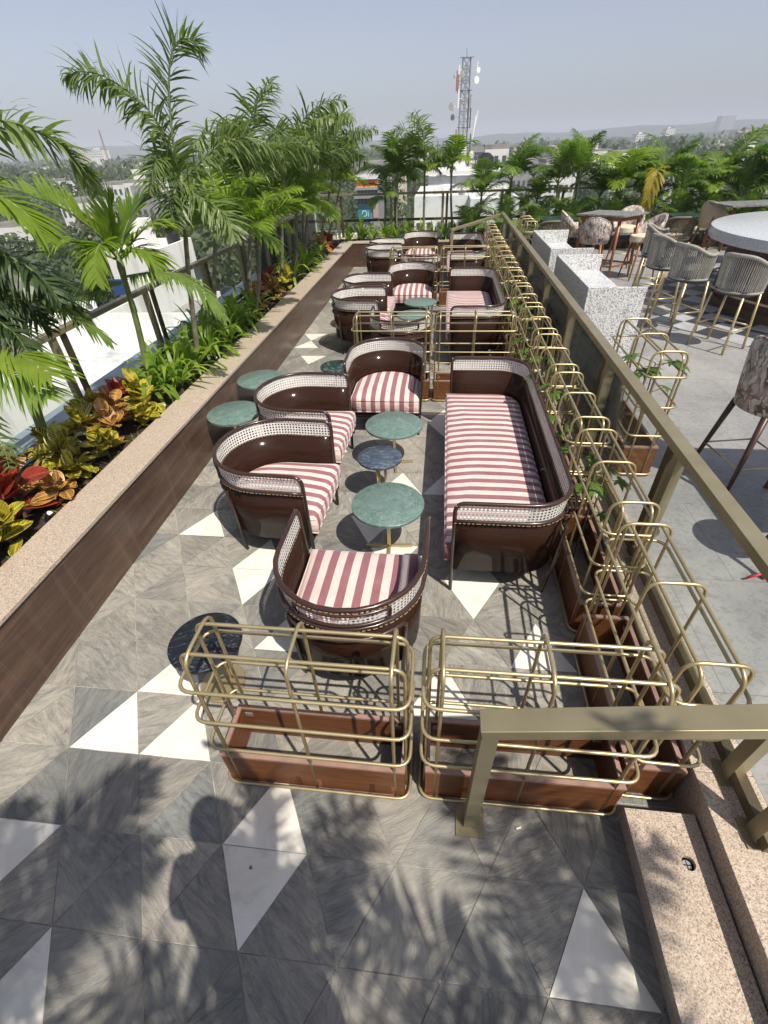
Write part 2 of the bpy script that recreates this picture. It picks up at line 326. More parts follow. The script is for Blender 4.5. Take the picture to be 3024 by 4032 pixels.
# ------------------------------------------------------------------ mesh builder
class MB:
    def __init__(s): s.v = []; s.f = []; s.m = []; s.uv = {}; s.smooth = False; s.col = None
    def add(s, vs, fs, mi=0, uvs=None):
        o = len(s.v); s.v += [tuple(p) for p in vs]
        for i, f in enumerate(fs):
            if uvs: s.uv[len(s.f)] = [uvs[j] for j in f]
            s.f.append(tuple(j+o for j in f)); s.m.append(mi)
    def box(s, a, b, mi=0, rot=None):
        (x0, y0, z0), (x1, y1, z1) = a, b
        vs = [Vector(p) for p in ((x0,y0,z0),(x1,y0,z0),(x1,y1,z0),(x0,y1,z0),(x0,y0,z1),(x1,y0,z1),(x1,y1,z1),(x0,y1,z1))]
        if rot: vs = [rot @ p for p in vs]
        s.add(vs, [(0,3,2,1),(4,5,6,7),(0,1,5,4),(1,2,6,5),(2,3,7,6),(3,0,4,7)], mi)
    def beam(s, p, q, w, h, mi=0, up=Vector((0,0,1))):       # rectangular bar from p to q
        p = Vector(p); q = Vector(q); d = (q-p).normalized(); sd = d.cross(up)
        if sd.length < 1e-4: sd = d.cross(Vector((0,1,0)))
        sd.normalize(); u = sd.cross(d)
        vs = [c+sd*(a*w/2)+u*(b*h/2) for c in (p, q) for a, b in ((-1,-1),(1,-1),(1,1),(-1,1))]
        s.add(vs, [(0,1,2,3),(7,6,5,4),(0,4,5,1),(1,5,6,2),(2,6,7,3),(3,7,4,0)], mi)
    def tube(s, pts, r, n=8, closed=False, mi=0, cap=True):
        pts = [Vector(p) for p in pts]; k = len(pts); rr = r if isinstance(r, (list, tuple)) else [r]*k
        T = []
        for i in range(k):
            a = pts[(i-1) % k] if (closed or i) else pts[i]; b = pts[(i+1) % k] if (closed or i < k-1) else pts[i]
            t = (b-a); T.append(t.normalized() if t.length > 1e-9 else Vector((0,0,1)))
        u = T[0].orthogonal().normalized(); vs = []
        for i in range(k):
            u = (u-T[i]*u.dot(T[i])); u = u.normalized() if u.length > 1e-6 else T[i].orthogonal().normalized()
            w = T[i].cross(u)
            vs += [pts[i]+(u*math.cos(2*math.pi*j/n)+w*math.sin(2*math.pi*j/n))*rr[i] for j in range(n)]
        fs = []
        for i in range(k if closed else k-1):
            a = i*n; b = ((i+1) % k)*n
            if closed and i == k-1:      # match the twist
                off = min(range(n), key=lambda o: (vs[a]-vs[b+o]).length)
            else: off = 0
            fs += [(a+j, a+(j+1) % n, b+(j+1+off) % n, b+(j+off) % n) for j in range(n)]
        if cap and not closed: fs += [tuple(range(n-1, -1, -1)), tuple((k-1)*n+j for j in range(n))]
        s.add(vs, fs, mi)
    def lathe(s, prof, n=32, mi=0, c=(0, 0)):
        vs = [(c[0]+r*math.cos(2*math.pi*j/n), c[1]+r*math.sin(2*math.pi*j/n), z) for r, z in prof for j in range(n)]
        fs = [(i*n+j, i*n+(j+1) % n, (i+1)*n+(j+1) % n, (i+1)*n+j) for i in range(len(prof)-1) for j in range(n)]
        if prof[0][0] > 1e-5: fs.append(tuple(range(n-1, -1, -1)))
        if prof[-1][0] > 1e-5: fs.append(tuple((len(prof)-1)*n+j for j in range(n)))
        s.add(vs, fs, mi)
    def prism(s, poly, z0, z1, mi=0):
        n = len(poly); vs = [(x, y, z0) for x, y in poly]+[(x, y, z1) for x, y in poly]
        s.add(vs, [tuple(range(n-1, -1, -1)), tuple(range(n, 2*n))]+[(i, (i+1) % n, n+(i+1) % n, n+i) for i in range(n)], mi)
    def mesh(s, name, mats):
        me = bpy.data.meshes.new(name); me.from_pydata(s.v, [], s.f)
        for m in mats: me.materials.append(M[m] if isinstance(m, str) else m)
        if len(mats) > 1: me.polygons.foreach_set('material_index', s.m)
        if s.uv:
            ul = me.uv_layers.new(name='UVMap')
            for fi, uvs in s.uv.items():
                p = me.polygons[fi]
                for li, uv in zip(p.loop_indices, uvs): ul.data[li].uv = uv
        if s.smooth: me.polygons.foreach_set('use_smooth', [True]*len(me.polygons))
        me.update(); return me
    def build(s, name, mats, parent=None, loc=None, smooth=None, bevel=0., auto=None):
        if smooth is not None: s.smooth = smooth
        if not isinstance(mats, (list, tuple)): mats = [mats]
        o = bpy.data.objects.new(name, s.mesh(name, mats)); C.objects.link(o)
        if parent: o.parent = parent
        if loc: o.location = loc
        if bevel:
            md = o.modifiers.new('bevel', 'BEVEL'); md.width = bevel; md.segments = 2; md.limit_method = 'ANGLE'; md.angle_limit = R(40)
        if s.smooth and auto: 
            for p in o.data.polygons: p.use_smooth = True
            sharp(o.data, auto)
        return o
def sharp(me, ang=35):
    bm = bmesh.new(); bm.from_mesh(me)
    for e in bm.edges:
        if len(e.link_faces) == 2 and e.calc_face_angle(0) > R(ang): e.smooth = False
    bm.to_mesh(me); bm.free()
def fillet(pts, r, seg=5, closed=False):
    pts = [Vector(p) for p in pts]; n = len(pts); out = []
    for i in range(n):
        if not closed and i in (0, n-1): out.append(pts[i]); continue
        p = pts[i]; a = pts[i-1]-p; b = pts[(i+1) % n]-p
        k = min(r, a.length*.49, b.length*.49); a = p+a.normalized()*k; b = p+b.normalized()*k
        for j in range(seg+1):
            t = j/seg; out.append(a*(1-t)**2+p*2*t*(1-t)+b*t*t)
    return out
def thing(name, label, cat, loc=(0,0,0), rz=0., group=None, scale=None):
    o = bpy.data.objects.new(name, None); C.objects.link(o); o.empty_display_size = .1
    o.location = loc; o.rotation_euler = (0, 0, rz); o['label'] = label; o['category'] = cat
    if group: o['group'] = group
    if scale: o.scale = (scale,)*3
    return o
def tag(o, label, cat, group=None):
    o['label'] = label; o['category'] = cat
    if group: o['group'] = group
    return o
def struct(o): o['kind'] = 'structure'; return o
def dup(root, loc, rz, label, group=None, scale=None):
    def cp(o, par):
        c = o.copy(); C.objects.link(c); c.parent = par
        for ch in list(o.children): cp(ch, c)
        return c
    r = cp(root, None); r.location = loc; r.rotation_euler = (0, 0, rz); r['label'] = label
    if group: r['group'] = group
    if scale: r.scale = (scale,)*3
    return r
ORD = ['first','second','third','fourth','fifth','sixth','seventh','eighth','ninth','tenth','eleventh','twelfth','thirteenth','fourteenth','fifteenth','sixteenth','seventeenth','eighteenth']

UZ = .28      # level of the upper terrace
WY = 12.7     # end wall of the lower terrace
# ------------------------------------------------------------------ lower terrace floor
def floor():
    s = .4; h = s*math.sqrt(3)/2
    white = set()
    def U(x, j): white.add(('U', round(x*2), j))      # apex x, base row j
    def D(x, j): white.add(('D', round(x*2), j))      # bottom apex x, top row j
    for x, j in ((6,-1),(2.5,0),(.5,-2),(0,1),(1,1),(.5,2),(1,5),(2,3),(5,5),(5.5+.5,3),(4.5,2),(3.5,8),(4.5,8),(4.5,12),(-1,19),(3,-5),(-.5,6.0),(1.5,14),(6,9),(0,25),(3,16),(5,18),(1.5,10)): U(x, int(j))
    for x, j in ((2.5,0),(-.5,0),(1,5),(5,5),(3,7),(3.5,6),(4.5,12),(-.5,18),(-1,21),(2.5,11),(0,14),(6.5,14),(.5,28),(2,30),(-1,27)): D(x, int(j))
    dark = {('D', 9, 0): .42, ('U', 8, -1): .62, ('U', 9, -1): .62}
    rnd = random.Random(3)
    gm, wm = MB(), MB(); tones = []
    def tri(P, isw, tone, grow):
        c = (P[0]+P[1]+P[2])/3; g = .0016
        Q = [c+(p-c)*(1-g*2/(.23)) for p in P]
        a = grow; ca, sa = math.cos(a), math.sin(a); ox, oy = rnd.random()*40, rnd.random()*40
        uv = [((q.x*ca+q.y*sa)+ox, (-q.x*sa+q.y*ca)+oy) for q in Q]
        (wm if isw else gm).add(Q, [(0, 1, 2)], 0, uv)
        if not isw: tones.append(tone)
    for j in range(-9, 39):
        for i in range(-6, 12):
            x = i-.5*(j % 2)
            p0 = Vector((x*s, j*h, 0)); p1 = Vector(((x+1)*s, j*h, 0)); up = Vector(((x+.5)*s, (j+1)*h, 0)); dn = Vector(((x+.5)*s, (j-1)*h, 0))
            for kind, P in (('U', (p0, p1, up)), ('D', (p0, dn, p1))):
                key = (kind, round((x+.5)*2), j)
                t = dark.get(key, rnd.choice((.60, .74, .84, .92, .98, 1.05, 1.12, 1.2))*(1. if j > 1 else rnd.uniform(.62, .95) if j > -1 else rnd.uniform(.5, .85)))  # near rows: darker slabs, with the foreground shade also put into their colour
                tri(P, key in white, t, rnd.choice((0, R(60), R(-60)))+rnd.uniform(-.12, .12)+R(30))
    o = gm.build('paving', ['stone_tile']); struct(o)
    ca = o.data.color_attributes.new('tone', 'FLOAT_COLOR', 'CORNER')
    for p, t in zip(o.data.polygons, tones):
        w = rnd.uniform(-.02, .03)-(.12 if t < .7 else .03)  # darkest tiles tinted bluer, the cool cast of the shade painted into them
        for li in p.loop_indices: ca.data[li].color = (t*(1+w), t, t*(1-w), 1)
    struct(wm.build('white_paving', ['white_tile']))
    g = MB(); g.box((-3, -4, -.3), (5, 14, -.004)); struct(g.build('floor_slab', ['grout']))
floor()
# walls of the lower terrace
def bed_walls():
    t = thing('planter_wall', 'long low wall clad in brown wood-look slabs with pink granite coping on the left', 'wall')
    m = MB(); y = -4.0
    while y < WY:
        m.box((-.86, y+.0012, -.1), (-.60, min(y+1.15, WY)-.0012, .525)); y += 1.15
    m.build('cladding', 'brown_porcelain', t)
    m = MB(); m.box((-.80, -4, -.1), (-.602, WY+.2, .522)); m.build('joint_filler', 'grout', t)
    m = MB(); y = -3.6
    while y < WY+.25:
        m.box((-.90, y+.0008, .528), (-.587, min(y+1.8, WY+.25)-.0008, .558)); y += 1.8
    m.build('coping', 'pink_granite', t, bevel=.004)
    t = thing('end_wall', 'brown clad planter wall closing the far end of the terrace', 'wall')
    m = MB(); x = -.6
    while x < 3.1:
        m.box((x+.0012, WY, -.1), (min(x+1.1, 3.12)-.0012, WY+.25, .525)); x += 1.1
    m.build('cladding', 'brown_porcelain', t)
    m = MB(); m.box((-.585, WY-.013, .528), (3.12, WY+.27, .558)); m.build('coping', 'pink_granite', t, bevel=.004)
    m = MB(); m.box((-1.72, -4, -.2), (-.861, WY+.25, .44)); m.box((-1.72, WY+.251, -.2), (14, 13.85, .44)); struct(m.build('soil_bed', 'soil'))
    # lumpy soil surface
    m = MB(); rnd = random.Random(5)
    def patch(x0, x1, y0, y1, st=.09):
        nx = max(2, int((x1-x0)/st)); ny = int((y1-y0)/st)
        vs = [(x0+(x1-x0)*i/nx, y0+(y1-y0)*j/ny, .45+rnd.random()*.05) for j in range(ny+1) for i in range(nx+1)]
        fs = [(j*(nx+1)+i, j*(nx+1)+i+1, (j+1)*(nx+1)+i+1, (j+1)*(nx+1)+i) for j in range(ny) for i in range(nx)]
        m.add(vs, fs)
    patch(-1.71, -.87, -2, WY+.2); patch(-1.71, 3.2, WY+.28, 13.84)
    struct(m.build('soil_surface', 'soil', smooth=True))
bed_walls()
# right hand edge: coping, step, upper terrace
def right_edge():
    m = MB(); m.box((2.905, -4, -.2), (3.145, 13.6, .25)); struct(m.build('terrace_edge', 'pink_granite'))
    m = MB(); y = -3.4
    while y < 13.5:
        m.box((2.895, y+.001, .252), (3.14, min(y+1.9, 13.6)-.001, UZ)); y += 1.9
    struct(m.build('edge_coping', 'pink_granite', bevel=.003))
    m = MB(); n = 28; cx, cy, r = 2.80, .085, .026
    # step slab with a round drain hole
    x0, x1, y0, y1, z = 2.60, 2.893, -3.4, .27, .15
    ring = [(cx+r*math.cos(2*math.pi*k/n), cy+r*math.sin(2*math.pi*k/n)) for k in range(n)]
    outer = []
    for k in range(n):
        a = 2*math.pi*k/n; dx, dy = math.cos(a), math.sin(a)
        tx = ((x1-cx)/dx if dx > 1e-6 else (x0-cx)/dx if dx < -1e-6 else 1e9); ty = ((y1-cy)/dy if dy > 1e-6 else (y1-.45-cy)/dy if dy < -1e-6 else 1e9)
        q = min(tx, ty); outer.append((cx+dx*q, cy+dy*q))
    vs = [(x, y, z) for x, y in ring]+[(x, y, z) for x, y in outer]+[(x, y, z-.03) for x, y in ring]
    m.add(vs, [(k, n+k, n+(k+1) % n, (k+1) % n) for k in range(n)]+[(k, (k+1) % n, 2*n+(k+1) % n, 2*n+k) for k in range(n)])
    # corners missed by the radial fan
    for cxn, cyn in ((x0, y1), (x1, y1), (x0, y1-.45), (x1, y1-.45)):
        ks = sorted(range(n), key=lambda k: (outer[k][0]-cxn)**2+(outer[k][1]-cyn)**2)
        a = next(k for k in ks if abs(outer[k][0]-cxn) < 1e-6); b = next(k for k in ks if abs(outer[k][1]-cyn) < 1e-6)
        m.add([(outer[a][0], outer[a][1], z), (outer[b][0], outer[b][1], z), (cxn, cyn, z)], [(0, 1, 2)])
    m.add([(x0, y0, z), (x1, y0, z), (x1, y1-.45, z), (x0, y1-.45, z)], [(0, 1, 2, 3)])
    m.add([(x0, y0, z), (x0, y1, z), (x0, y1, z-.035), (x0, y0, z-.035)], [(0, 1, 2, 3)])
    m.add([(x0, y1, z), (x1, y1, z), (x1, y1, -.1), (x0, y1, -.1)], [(0, 1, 2, 3)])
    m.box((x0+.02, y0, -.1), (x1, y1-.002, z-.036))
    struct(m.build('granite_step', 'pink_granite'))
    m = MB(); m.lathe([(.002, .118), (.018, .118), (.018, .128), (.0255, .128)], 20, 0, (cx, cy)); m.beam((cx-.017, cy, .126), (cx+.017, cy, .126), .004, .004); m.beam((cx, cy-.017, .126), (cx, cy+.017, .126), .004, .004)
    o = m.build('drain_fitting', 'steel'); tag(o, 'small round metal drain set into the pink granite step', 'drain')
    m = MB(); m.box((3.142, -4, -.2), (16, 13.6, UZ-.003)); struct(m.build('upper_floor', 'grey_floor'))
    m = MB(); m.box((-1.0, -4, -.2), (2.59, -.95, .3)); struct(m.build('rear_landing', 'grey_floor'))
right_edge()

# ------------------------------------------------------------------ railings
def railing(name, label, a, b, zbase, ztop, posts, inset=.0, bot=.06, w=.08, gap=.11, plates=True, single=()):
    """straight glass railing from a to b (xy); posts are distances along it, each a pair of flat bars"""
    a = Vector((a[0], a[1], 0)); b = Vector((b[0], b[1], 0)); d = (b-a).normalized(); ln = (b-a).length
    t = thing(name, label, 'railing', (a.x, a.y, zbase)); H = ztop-zbase
    m = MB(); m.beam(Vector((0,0,H-.025)), d*ln+Vector((0,0,H-.025)), w, .05); m.build('handrail', 'bronze', t, bevel=.003)
    m = MB(); m.beam(Vector((0,0,bot)), d*ln+Vector((0,0,bot)), .045, .06); m.build('bottom_rail', 'bronze_dark', t, bevel=.002)
    for p in posts:
        for q, mm in ((p, 'bronze'), (p+gap, 'bronze_dark')):
            if q > ln or (mm == 'bronze_dark' and p in single): continue
            m = MB(); c = d*q
            m.beam(c+Vector((0,0,.004)), c+Vector((0,0,H-.05)), .03 if mm == 'bronze_dark' else .05, .062, 0, d)
            po = m.build('post', mm, t, bevel=.002)
            if plates and mm == 'bronze':
                m = MB(); m.beam(c-d*.055+Vector((0,0,.004)), c+d*.055+Vector((0,0,.004)), .105, .008); m.build('base_plate', 'bronze', po)
    ps = sorted(posts)
    for i, p in enumerate(ps):
        e = ps[i+1]-.03 if i+1 < len(ps) else ln
        s0 = p+gap+.02
        if e-s0 < .2: continue
        m = MB(); m.beam(d*s0+Vector((0,0,(H+bot)/2-.01)), d*e+Vector((0,0,(H+bot)/2-.01)), .01, H-bot-.1); m.build('glass_pane', 'railing_glass', t)
    return t
railing('glass_railing', 'long bronze and glass railing between the sofas and the bar terrace', (3.035, .10), (3.035, 12.35), UZ, 1.17,
        [.07, .30, 1.60, 3.02, 4.45, 5.9, 7.35, 8.8, 10.25, 11.6], single=(.07, .30))
railing('edge_railing', 'bronze and glass railing along the left roof edge behind the palms', (-1.76, -1.5), (-1.76, 13.9), .46, 1.28,
        [.4, 1.6, 3.2, 4.75, 6.4, 8.0, 9.5, 11.0, 12.6, 14.2], w=.075, gap=.15, plates=False)
railing('end_railing', 'bronze and glass railing at the far end of the roof', (-1.76, 13.93), (13.5, 13.93), .5, 1.50,
        [.6, 2.05, 3.4, 4.9, 6.3, 7.7, 9.1, 10.5, 11.9, 13.3], bot=.4, w=.07, plates=False)
def end_handrail(y, label, x0=1.93, y1=None):
    t = thing('stair_handrail', label, 'handrail', (x0, y, 0)); y1 = y1 or 0
    m = MB(); m.beam((0, 0, .004), (0, 0, .90), .055, .06, 0, Vector((1, 0, 0))); po = m.build('post', 'bronze', t, bevel=.002)
    m = MB(); m.box((-.065, -.065, .0), (.065, .065, .008)); m.build('base_plate', 'bronze', po)
    m = MB(); m.beam((-.035, 0, .905), (1.15, y1, 1.14), .085, .055); m.build('rail', 'bronze', t, bevel=.003)
end_handrail(.20, 'sloping bronze handrail on a single post in front of the near planters', 1.93, .0)
end_handrail(11.75, 'sloping bronze handrail on a single post at the far end', 1.89, .5)
# sill outside the left railing
m = MB(); m.box((-2.28, -3, .1), (-1.80, 13.8, .43)); m.box((-2.26, -3, -24), (-1.84, 13.8, .098)); m.box((-1.82, 14.0, .1), (14, 14.4, .40)); struct(m.build('roof_parapet', 'blue_sill'))
m = MB(); m.box((-1.835, -3.9, -24), (16, 13.99, -.32)); struct(m.build('roof_building_body', 'grey_wall'))

# ------------------------------------------------------------------ gold tube planters
PL, PD, PH = .935, .31, 1.015
def make_planter(label):
    t = thing('tube_planter', label, 'planter')
    r = .0080; hx, hy = PL/2-r, PD/2-r
    for z in (.022, .375, .612, .845):
        m = MB(); m.tube(fillet([(-hx,-hy,z),(hx,-hy,z),(hx,hy,z),(-hx,hy,z)], .065, 5, True), r, 8, True); m.build('ring_bar', 'gold', t, smooth=True)
    for x in (-hx+.07, 0, hx-.07):
        m = MB(); q = hy-.025; m.tube(fillet([(x,-q,0),(x,-q,PH-r),(x,q,PH-r),(x,q,0)], .07, 6), r, 8); m.build('hoop', 'gold', t, smooth=True)
    for y in (-hy+.075, hy-.075):
        m = MB(); q = hx-.022; m.tube(fillet([(-q,y,.012),(-q,y,PH-3*r),(q,y,PH-3*r),(q,y,.012)], .06, 6), r, 8); m.build('top_bar', 'gold', t, smooth=True)
    b = MB(); X, Y, w, H = PL/2-.032, PD/2-.028, .016, .250
    b.box((-X,-Y,.004),(X,-Y+w,H)); b.box((-X,Y-w,.004),(X,Y,H)); b.box((-X,-Y+w,.004),(-X+w,Y-w,H)); b.box((X-w,-Y+w,.004),(X,Y-w,H))
    bx = b.build('planter_box', 'wood_laminate', t)
    b = MB(); k = .019; Z0, Z1 = H, H+.014
    b.box((-X-.002,-Y-.002,Z0),(X+.002,-Y+k,Z1)); b.box((-X-.002,Y-k,Z0),(X+.002,Y+.002,Z1)); b.box((-X-.002,-Y+k,Z0),(-X+k,Y-k,Z1)); b.box((X-k,-Y+k,Z0),(X+.002,Y-k,Z1))
    b.build('box_rim', 'pink_lip', bx)
    for sx in (-1, 1):
        for sy in (-1, 1): b = MB(); b.box((sx*(X-.05)-.02, sy*(Y-.021)-.003, .195), (sx*(X-.05)+.02, sy*(Y-.021)+.003, .222)); b.build('corner_bracket', 'steel', bx)
    return t
P0 = make_planter('empty gold tube planter standing left of the handrail post in the nearest cross row')
P0.location = (1.185, .405, 0)
PG = 'gold tube planter frames with wooden boxes'
P0['group'] = PG
dup(P0, (2.15, .425, 0), R(.5), 'empty gold tube planter behind the handrail post in the nearest cross row')
dup(P0, (1.155, 4.84, 0), 0, 'gold tube planter on the left of the middle cross row, behind an armchair back')
dup(P0, (2.09, 4.84, 0), 0, 'gold tube planter on the right of the middle cross row, behind the nearest sofa')
dup(P0, (1.165, 9.06, 0), 0, 'gold tube planter on the left of the farthest cross row')
dup(P0, (2.10, 9.06, 0), 0, 'gold tube planter on the right of the farthest cross row')
for i in range(12):
    dup(P0, (2.745, .365+PL/2+i*.953, 0), R(90), '%s gold tube planter, counted from the near end, in the row along the glass railing' % ORD[i])
dup(P0, (3.33, 3.21, UZ), R(90), 'gold tube planter on the bar side of the railing, in front of the granite benches')
dup(P0, (3.30, 10.05, UZ), R(90), 'gold tube planter on the bar side of the railing, behind the granite benches')
# stamps on the near planter box
def text(s, name, size, m, parent, mtx, ext=.0006):
    cu = bpy.data.curves.new(name, 'FONT'); cu.body = s; cu.size = size; cu.extrude = ext; cu.align_x = 'CENTER'; cu.align_y = 'CENTER'
    tmp = bpy.data.objects.new(name, cu); C.objects.link(tmp)
    dg = bpy.context.evaluated_depsgraph_get(); me = bpy.data.meshes.new_from_object(tmp.evaluated_get(dg)); bpy.data.objects.remove(tmp)
    me.materials.clear(); me.materials.append(M[m]); me.transform(mtx)
    o = bpy.data.objects.new(name, me); C.objects.link(o); o.parent = parent; return o
bxp = [c for c in P0.children if c.name.startswith('planter_box')][0]
for sx in (-.08, .28):
    text('GOLD', 'stamp', .034, 'stamp_dark', bxp, Matrix.Translation((sx, -.1282, .06)) @ Matrix.Rotation(R(-90), 4, 'Y') @ Matrix.Rotation(R(90), 4, 'X'))
    text('I-LINE', 'stamp', .030, 'rust_red', bxp, Matrix.Translation((sx+.10, -.1282, .062)) @ Matrix.Rotation(R(-90), 4, 'Y') @ Matrix.Rotation(R(90), 4, 'X'))

# ------------------------------------------------------------------ bentwood seating: seat opens to +y (local)
def u_path(W, D, rad, n=7, flare=0.):
    """plan of the shell from the front right tip round the back to the front left tip"""
    hx = W/2; y0 = -D/2; pts = [(hx, D/2)]
    k = 3
    for i in range(1, k+1): pts.append((hx, D/2+(y0+rad-D/2)*i/k))
    cx = hx-rad
    for i in range(1, n+1):
        a = R(90)*i/n; pts.append((cx+rad*math.cos(a), y0+rad-rad*math.sin(a)))
    kk = max(1, int((2*cx)/.12))
    for i in range(1, kk): pts.append((cx-2*cx*i/kk, y0))
    if cx > .001: pts.append((-cx, y0))
    for i in range(1, n+1):
        a = R(90)*i/n; pts.append((-cx-rad*math.sin(a), y0+rad-rad*math.cos(a)))
    for i in range(1, k+1): pts.append((-hx, y0+rad+(D/2-y0-rad)*i/k))
    return pts
def off(pts, d):
    out = []
    for i, p in enumerate(pts):
        a = Vector(pts[max(0, i-1)]); b = Vector(pts[min(len(pts)-1, i+1)]); t = (b-a).normalized()
        out.append((p[0]+t.y*d, p[1]-t.x*d))
    return out           # positive d moves towards the inside
def make_tub(name, label, cat, W, D, rad, sofa=False):
    t = thing(name, label, cat)
    top, low, bot, seat = .795, .662, .215, .425
    pts = u_path(W, D, rad); tr = .0140
    def sheet(z0, z1, d0, mi, nm, mt, thick=0., uv=False, lean0=0., lean1=0.):
        m = MB(); a = off(pts, d0+lean0); b = off(pts, d0+lean1); s = 0; S = [0]
        for i in range(1, len(pts)): s += (Vector(pts[i])-Vector(pts[i-1])).length; S.append(s)
        vs = [(x, y, z0) for x, y in a]+[(x, y, z1) for x, y in b]; n = len(pts)
        fs = [(i, i+1, n+i+1, n+i) for i in range(n-1)]
        uvs = [(S[i], z0) for i in range(n)]+[(S[i], z1) for i in range(n)]
        m.add(vs, fs, 0, uvs if uv else None)
        o = m.build(nm, mt, t, smooth=True)
        if thick: md = o.modifiers.new('thickness', 'SOLIDIFY'); md.thickness = thick; md.offset = 0
        return o
    # the shell narrows a little towards the floor
    LEAN = .03
    sheet(bot, low-.004, 0, 0, 'shell', 'brown_lacquer', .016, False, LEAN*(top-bot)/.6, LEAN*(top-low)/.6)
    cb = sheet(low+.008, top-.008, 0, 0, 'cane_band', 'cane', 0, True, LEAN*(top-low)/.6, 0)
    # bent tube: front leg, arm, back, arm, front leg
    up = [(x, y, top) for x, y in pts]
    f = Vector((W/2-LEAN*1.3, D/2-.01, 0)); g = Vector((-W/2+LEAN*1.3, D/2-.01, 0))
    path = [f]+fillet([f, Vector((W/2, D/2, top)), Vector(up[2])], .07, 6)[1:]+up[3:-3]+fillet([Vector(up[-3]), Vector((-W/2, D/2, top)), g], .07, 6)
    m = MB(); m.tube(path, tr, 10); m.build('arm_rail', 'brown_tube', t, smooth=True)
    lo = off(pts, LEAN*(top-low)/.6-.012)
    m = MB(); m.tube([(x, y, low) for x, y in lo], tr*.8, 10); m.build('lower_rail', 'brown_tube', t, smooth=True)
    # stitched edging
    for z, d, rr in ((top-.012, -.0130, .0019), (low-.011, LEAN*.2-.021, .0019), (low+.004, LEAN*.2+.006, .0017)):
        m = MB(); q = off(pts, d); s = 0; last = None
        for i in range(len(q)-1):
            A = Vector((*q[i], z)); B = Vector((*q[i+1], z)); ln = (B-A).length; u = 0
            while u < ln:
                v = min(ln, u+.016); m.tube([A.lerp(B, u/ln), A.lerp(B, v/ln)], rr, 4); u += .027
        m.build('stitching', 'stitch', t)
    # outer rear leg frames: inverted U of tube
    if not sofa:
        # legs at the rear quarters, joined over the back below the lower rail
        a0, a1 = R(38), R(142); arc = []
        for i in range(11):
            a = a0+(a1-a0)*i/10; rr = rad-.004+.014
            arc.append(Vector(((W/2-rad if False else 0)+ (W/2+.006)*math.cos(a), -D/2+rad-(rad+.006)*math.sin(a), .575)))
        foot = lambda p, k: Vector((p.x*k, p.y*k, 0))
        path = fillet([foot(arc[0], .93)]+[arc[0]]+[arc[1]], .06, 5)[:-1]+arc[1:-1]+fillet([arc[-2], arc[-1], foot(arc[-1], .93)], .06, 5)[1:]
        m = MB(); m.tube(path, tr*.95, 9); m.build('rear_leg_frame', 'brown_tube', t, smooth=True)
        # stadium-shaped loop on the outside of the cane
        A = [R(x) for x in range(52, 129, 6)]; ring = []
        for a in A: ring.append(Vector(((W/2+.012)*math.cos(a), -D/2+rad-(rad+.012)*math.sin(a), top-.026)))
        for a in reversed(A): ring.append(Vector(((W/2+.006)*math.cos(a), -D/2+rad-(rad+.006)*math.sin(a), low+.026)))
        ring = fillet(ring, .035, 3, True)
        m = MB(); m.tube(ring, .0095, 7, True); m.build('back_loop', 'brown_tube', t, smooth=True)
    else:
        for sx in (-1, 1):
            x = sx*(W/2-.045); y = -D/2+.06
            m = MB(); m.tube([(x*.985, y+.02, 0), (x, y-.01, .3), (x, y-.03, .6), (x, y-.005, low-.02)], tr, 9); m.build('rear_leg', 'brown_tube', t, smooth=True)
        m = MB(); n = 4
        for i in range(n):
            x = -W/2+W*(i+.5)/n; m.tube(fillet([(x-.2,-D/2-.012,low+.02),(x-.2,-D/2-.012,top-.02),(x+.2,-D/2-.012,top-.02),(x+.2,-D/2-.012,low+.02)], .05, 4, True), .009, 7, True)
        m.build('back_loop', 'brown_tube', t, smooth=True)
        m = MB(); m.tube([(0, D/2-.04, 0), (0, D/2-.04, .25)], tr*.9, 8); m.tube([(0, -D/2+.05, 0), (0, -D/2+.05, .25)], tr*.9, 8); m.build('middle_leg', 'brown_tube', t, smooth=True)
    # cushion
    ins = off(pts, .042); fr = D/2+.045
    outline = [(min(max(x, -W/2+.042), W/2-.042), y) for x, y in ins[1:-1]]
    outline = [(W/2-.036, fr)]+outline+[(-W/2+.036, fr)]
    # denser front edge
    nx = max(4, int(W/.1)); front = [(-W/2+.036+(W-.072)*i/nx, fr) for i in range(1, nx)]
    ol = outline+front; n = len(ol)
    cxm = sum(p[0] for p in ol)/n; cym = sum(p[1] for p in ol)/n
    m = MB(); rows = []
    prof = [(.975, seat-.15), (1.0, seat-.132), (1.022, seat-.10), (1.025, seat-.06), (1.0, seat-.016), (.965, seat+.004), (.90, seat+.018)]
    for sc, z in prof:
        row = []
        for x, y in ol:
            dx, dy = x-cxm, y-cym; ln = math.hypot(dx, dy); k = max(0, 1-(1-sc)*.38/ln) if ln > .01 else sc
            row.append((cxm+dx*k, cym+dy*k, z))
        rows.append(row)
    vs = [p for r_ in rows for p in r_]; fs = []
    for r_ in range(len(prof)-1):
        fs += [(r_*n+j, (r_+1)*n+j, (r_+1)*n+(j+1) % n, r_*n+(j+1) % n) for j in range(n)]
    fs.append(tuple(range(n)))
    base = (len(prof)-1)*n
    # gently crowned top: concentric rings
    last = base
    for sc, z in ((.80, .028), (.55, .040), (.28, .046)):
        st = len(vs); vs += [(cxm+(x-cxm)*sc*.95, cym+(y-cym)*sc*.95, seat+z) for x, y in ol]
        fs += [(last+j, st+j, st+(j+1) % n, last+(j+1) % n) for j in range(n)]; last = st
    vs.append((cxm, cym, seat+.047)); fs += [(last+j, len(vs)-1, last+(j+1) % n) for j in range(n)]
    m.add(vs, fs); cu = m.build('seat_cushion', 'striped_fabric', t, smooth=True)
    bm = bmesh.new(); bm.from_mesh(cu.data); bmesh.ops.recalc_face_normals(bm, faces=bm.faces); bm.to_mesh(cu.data); bm.free()
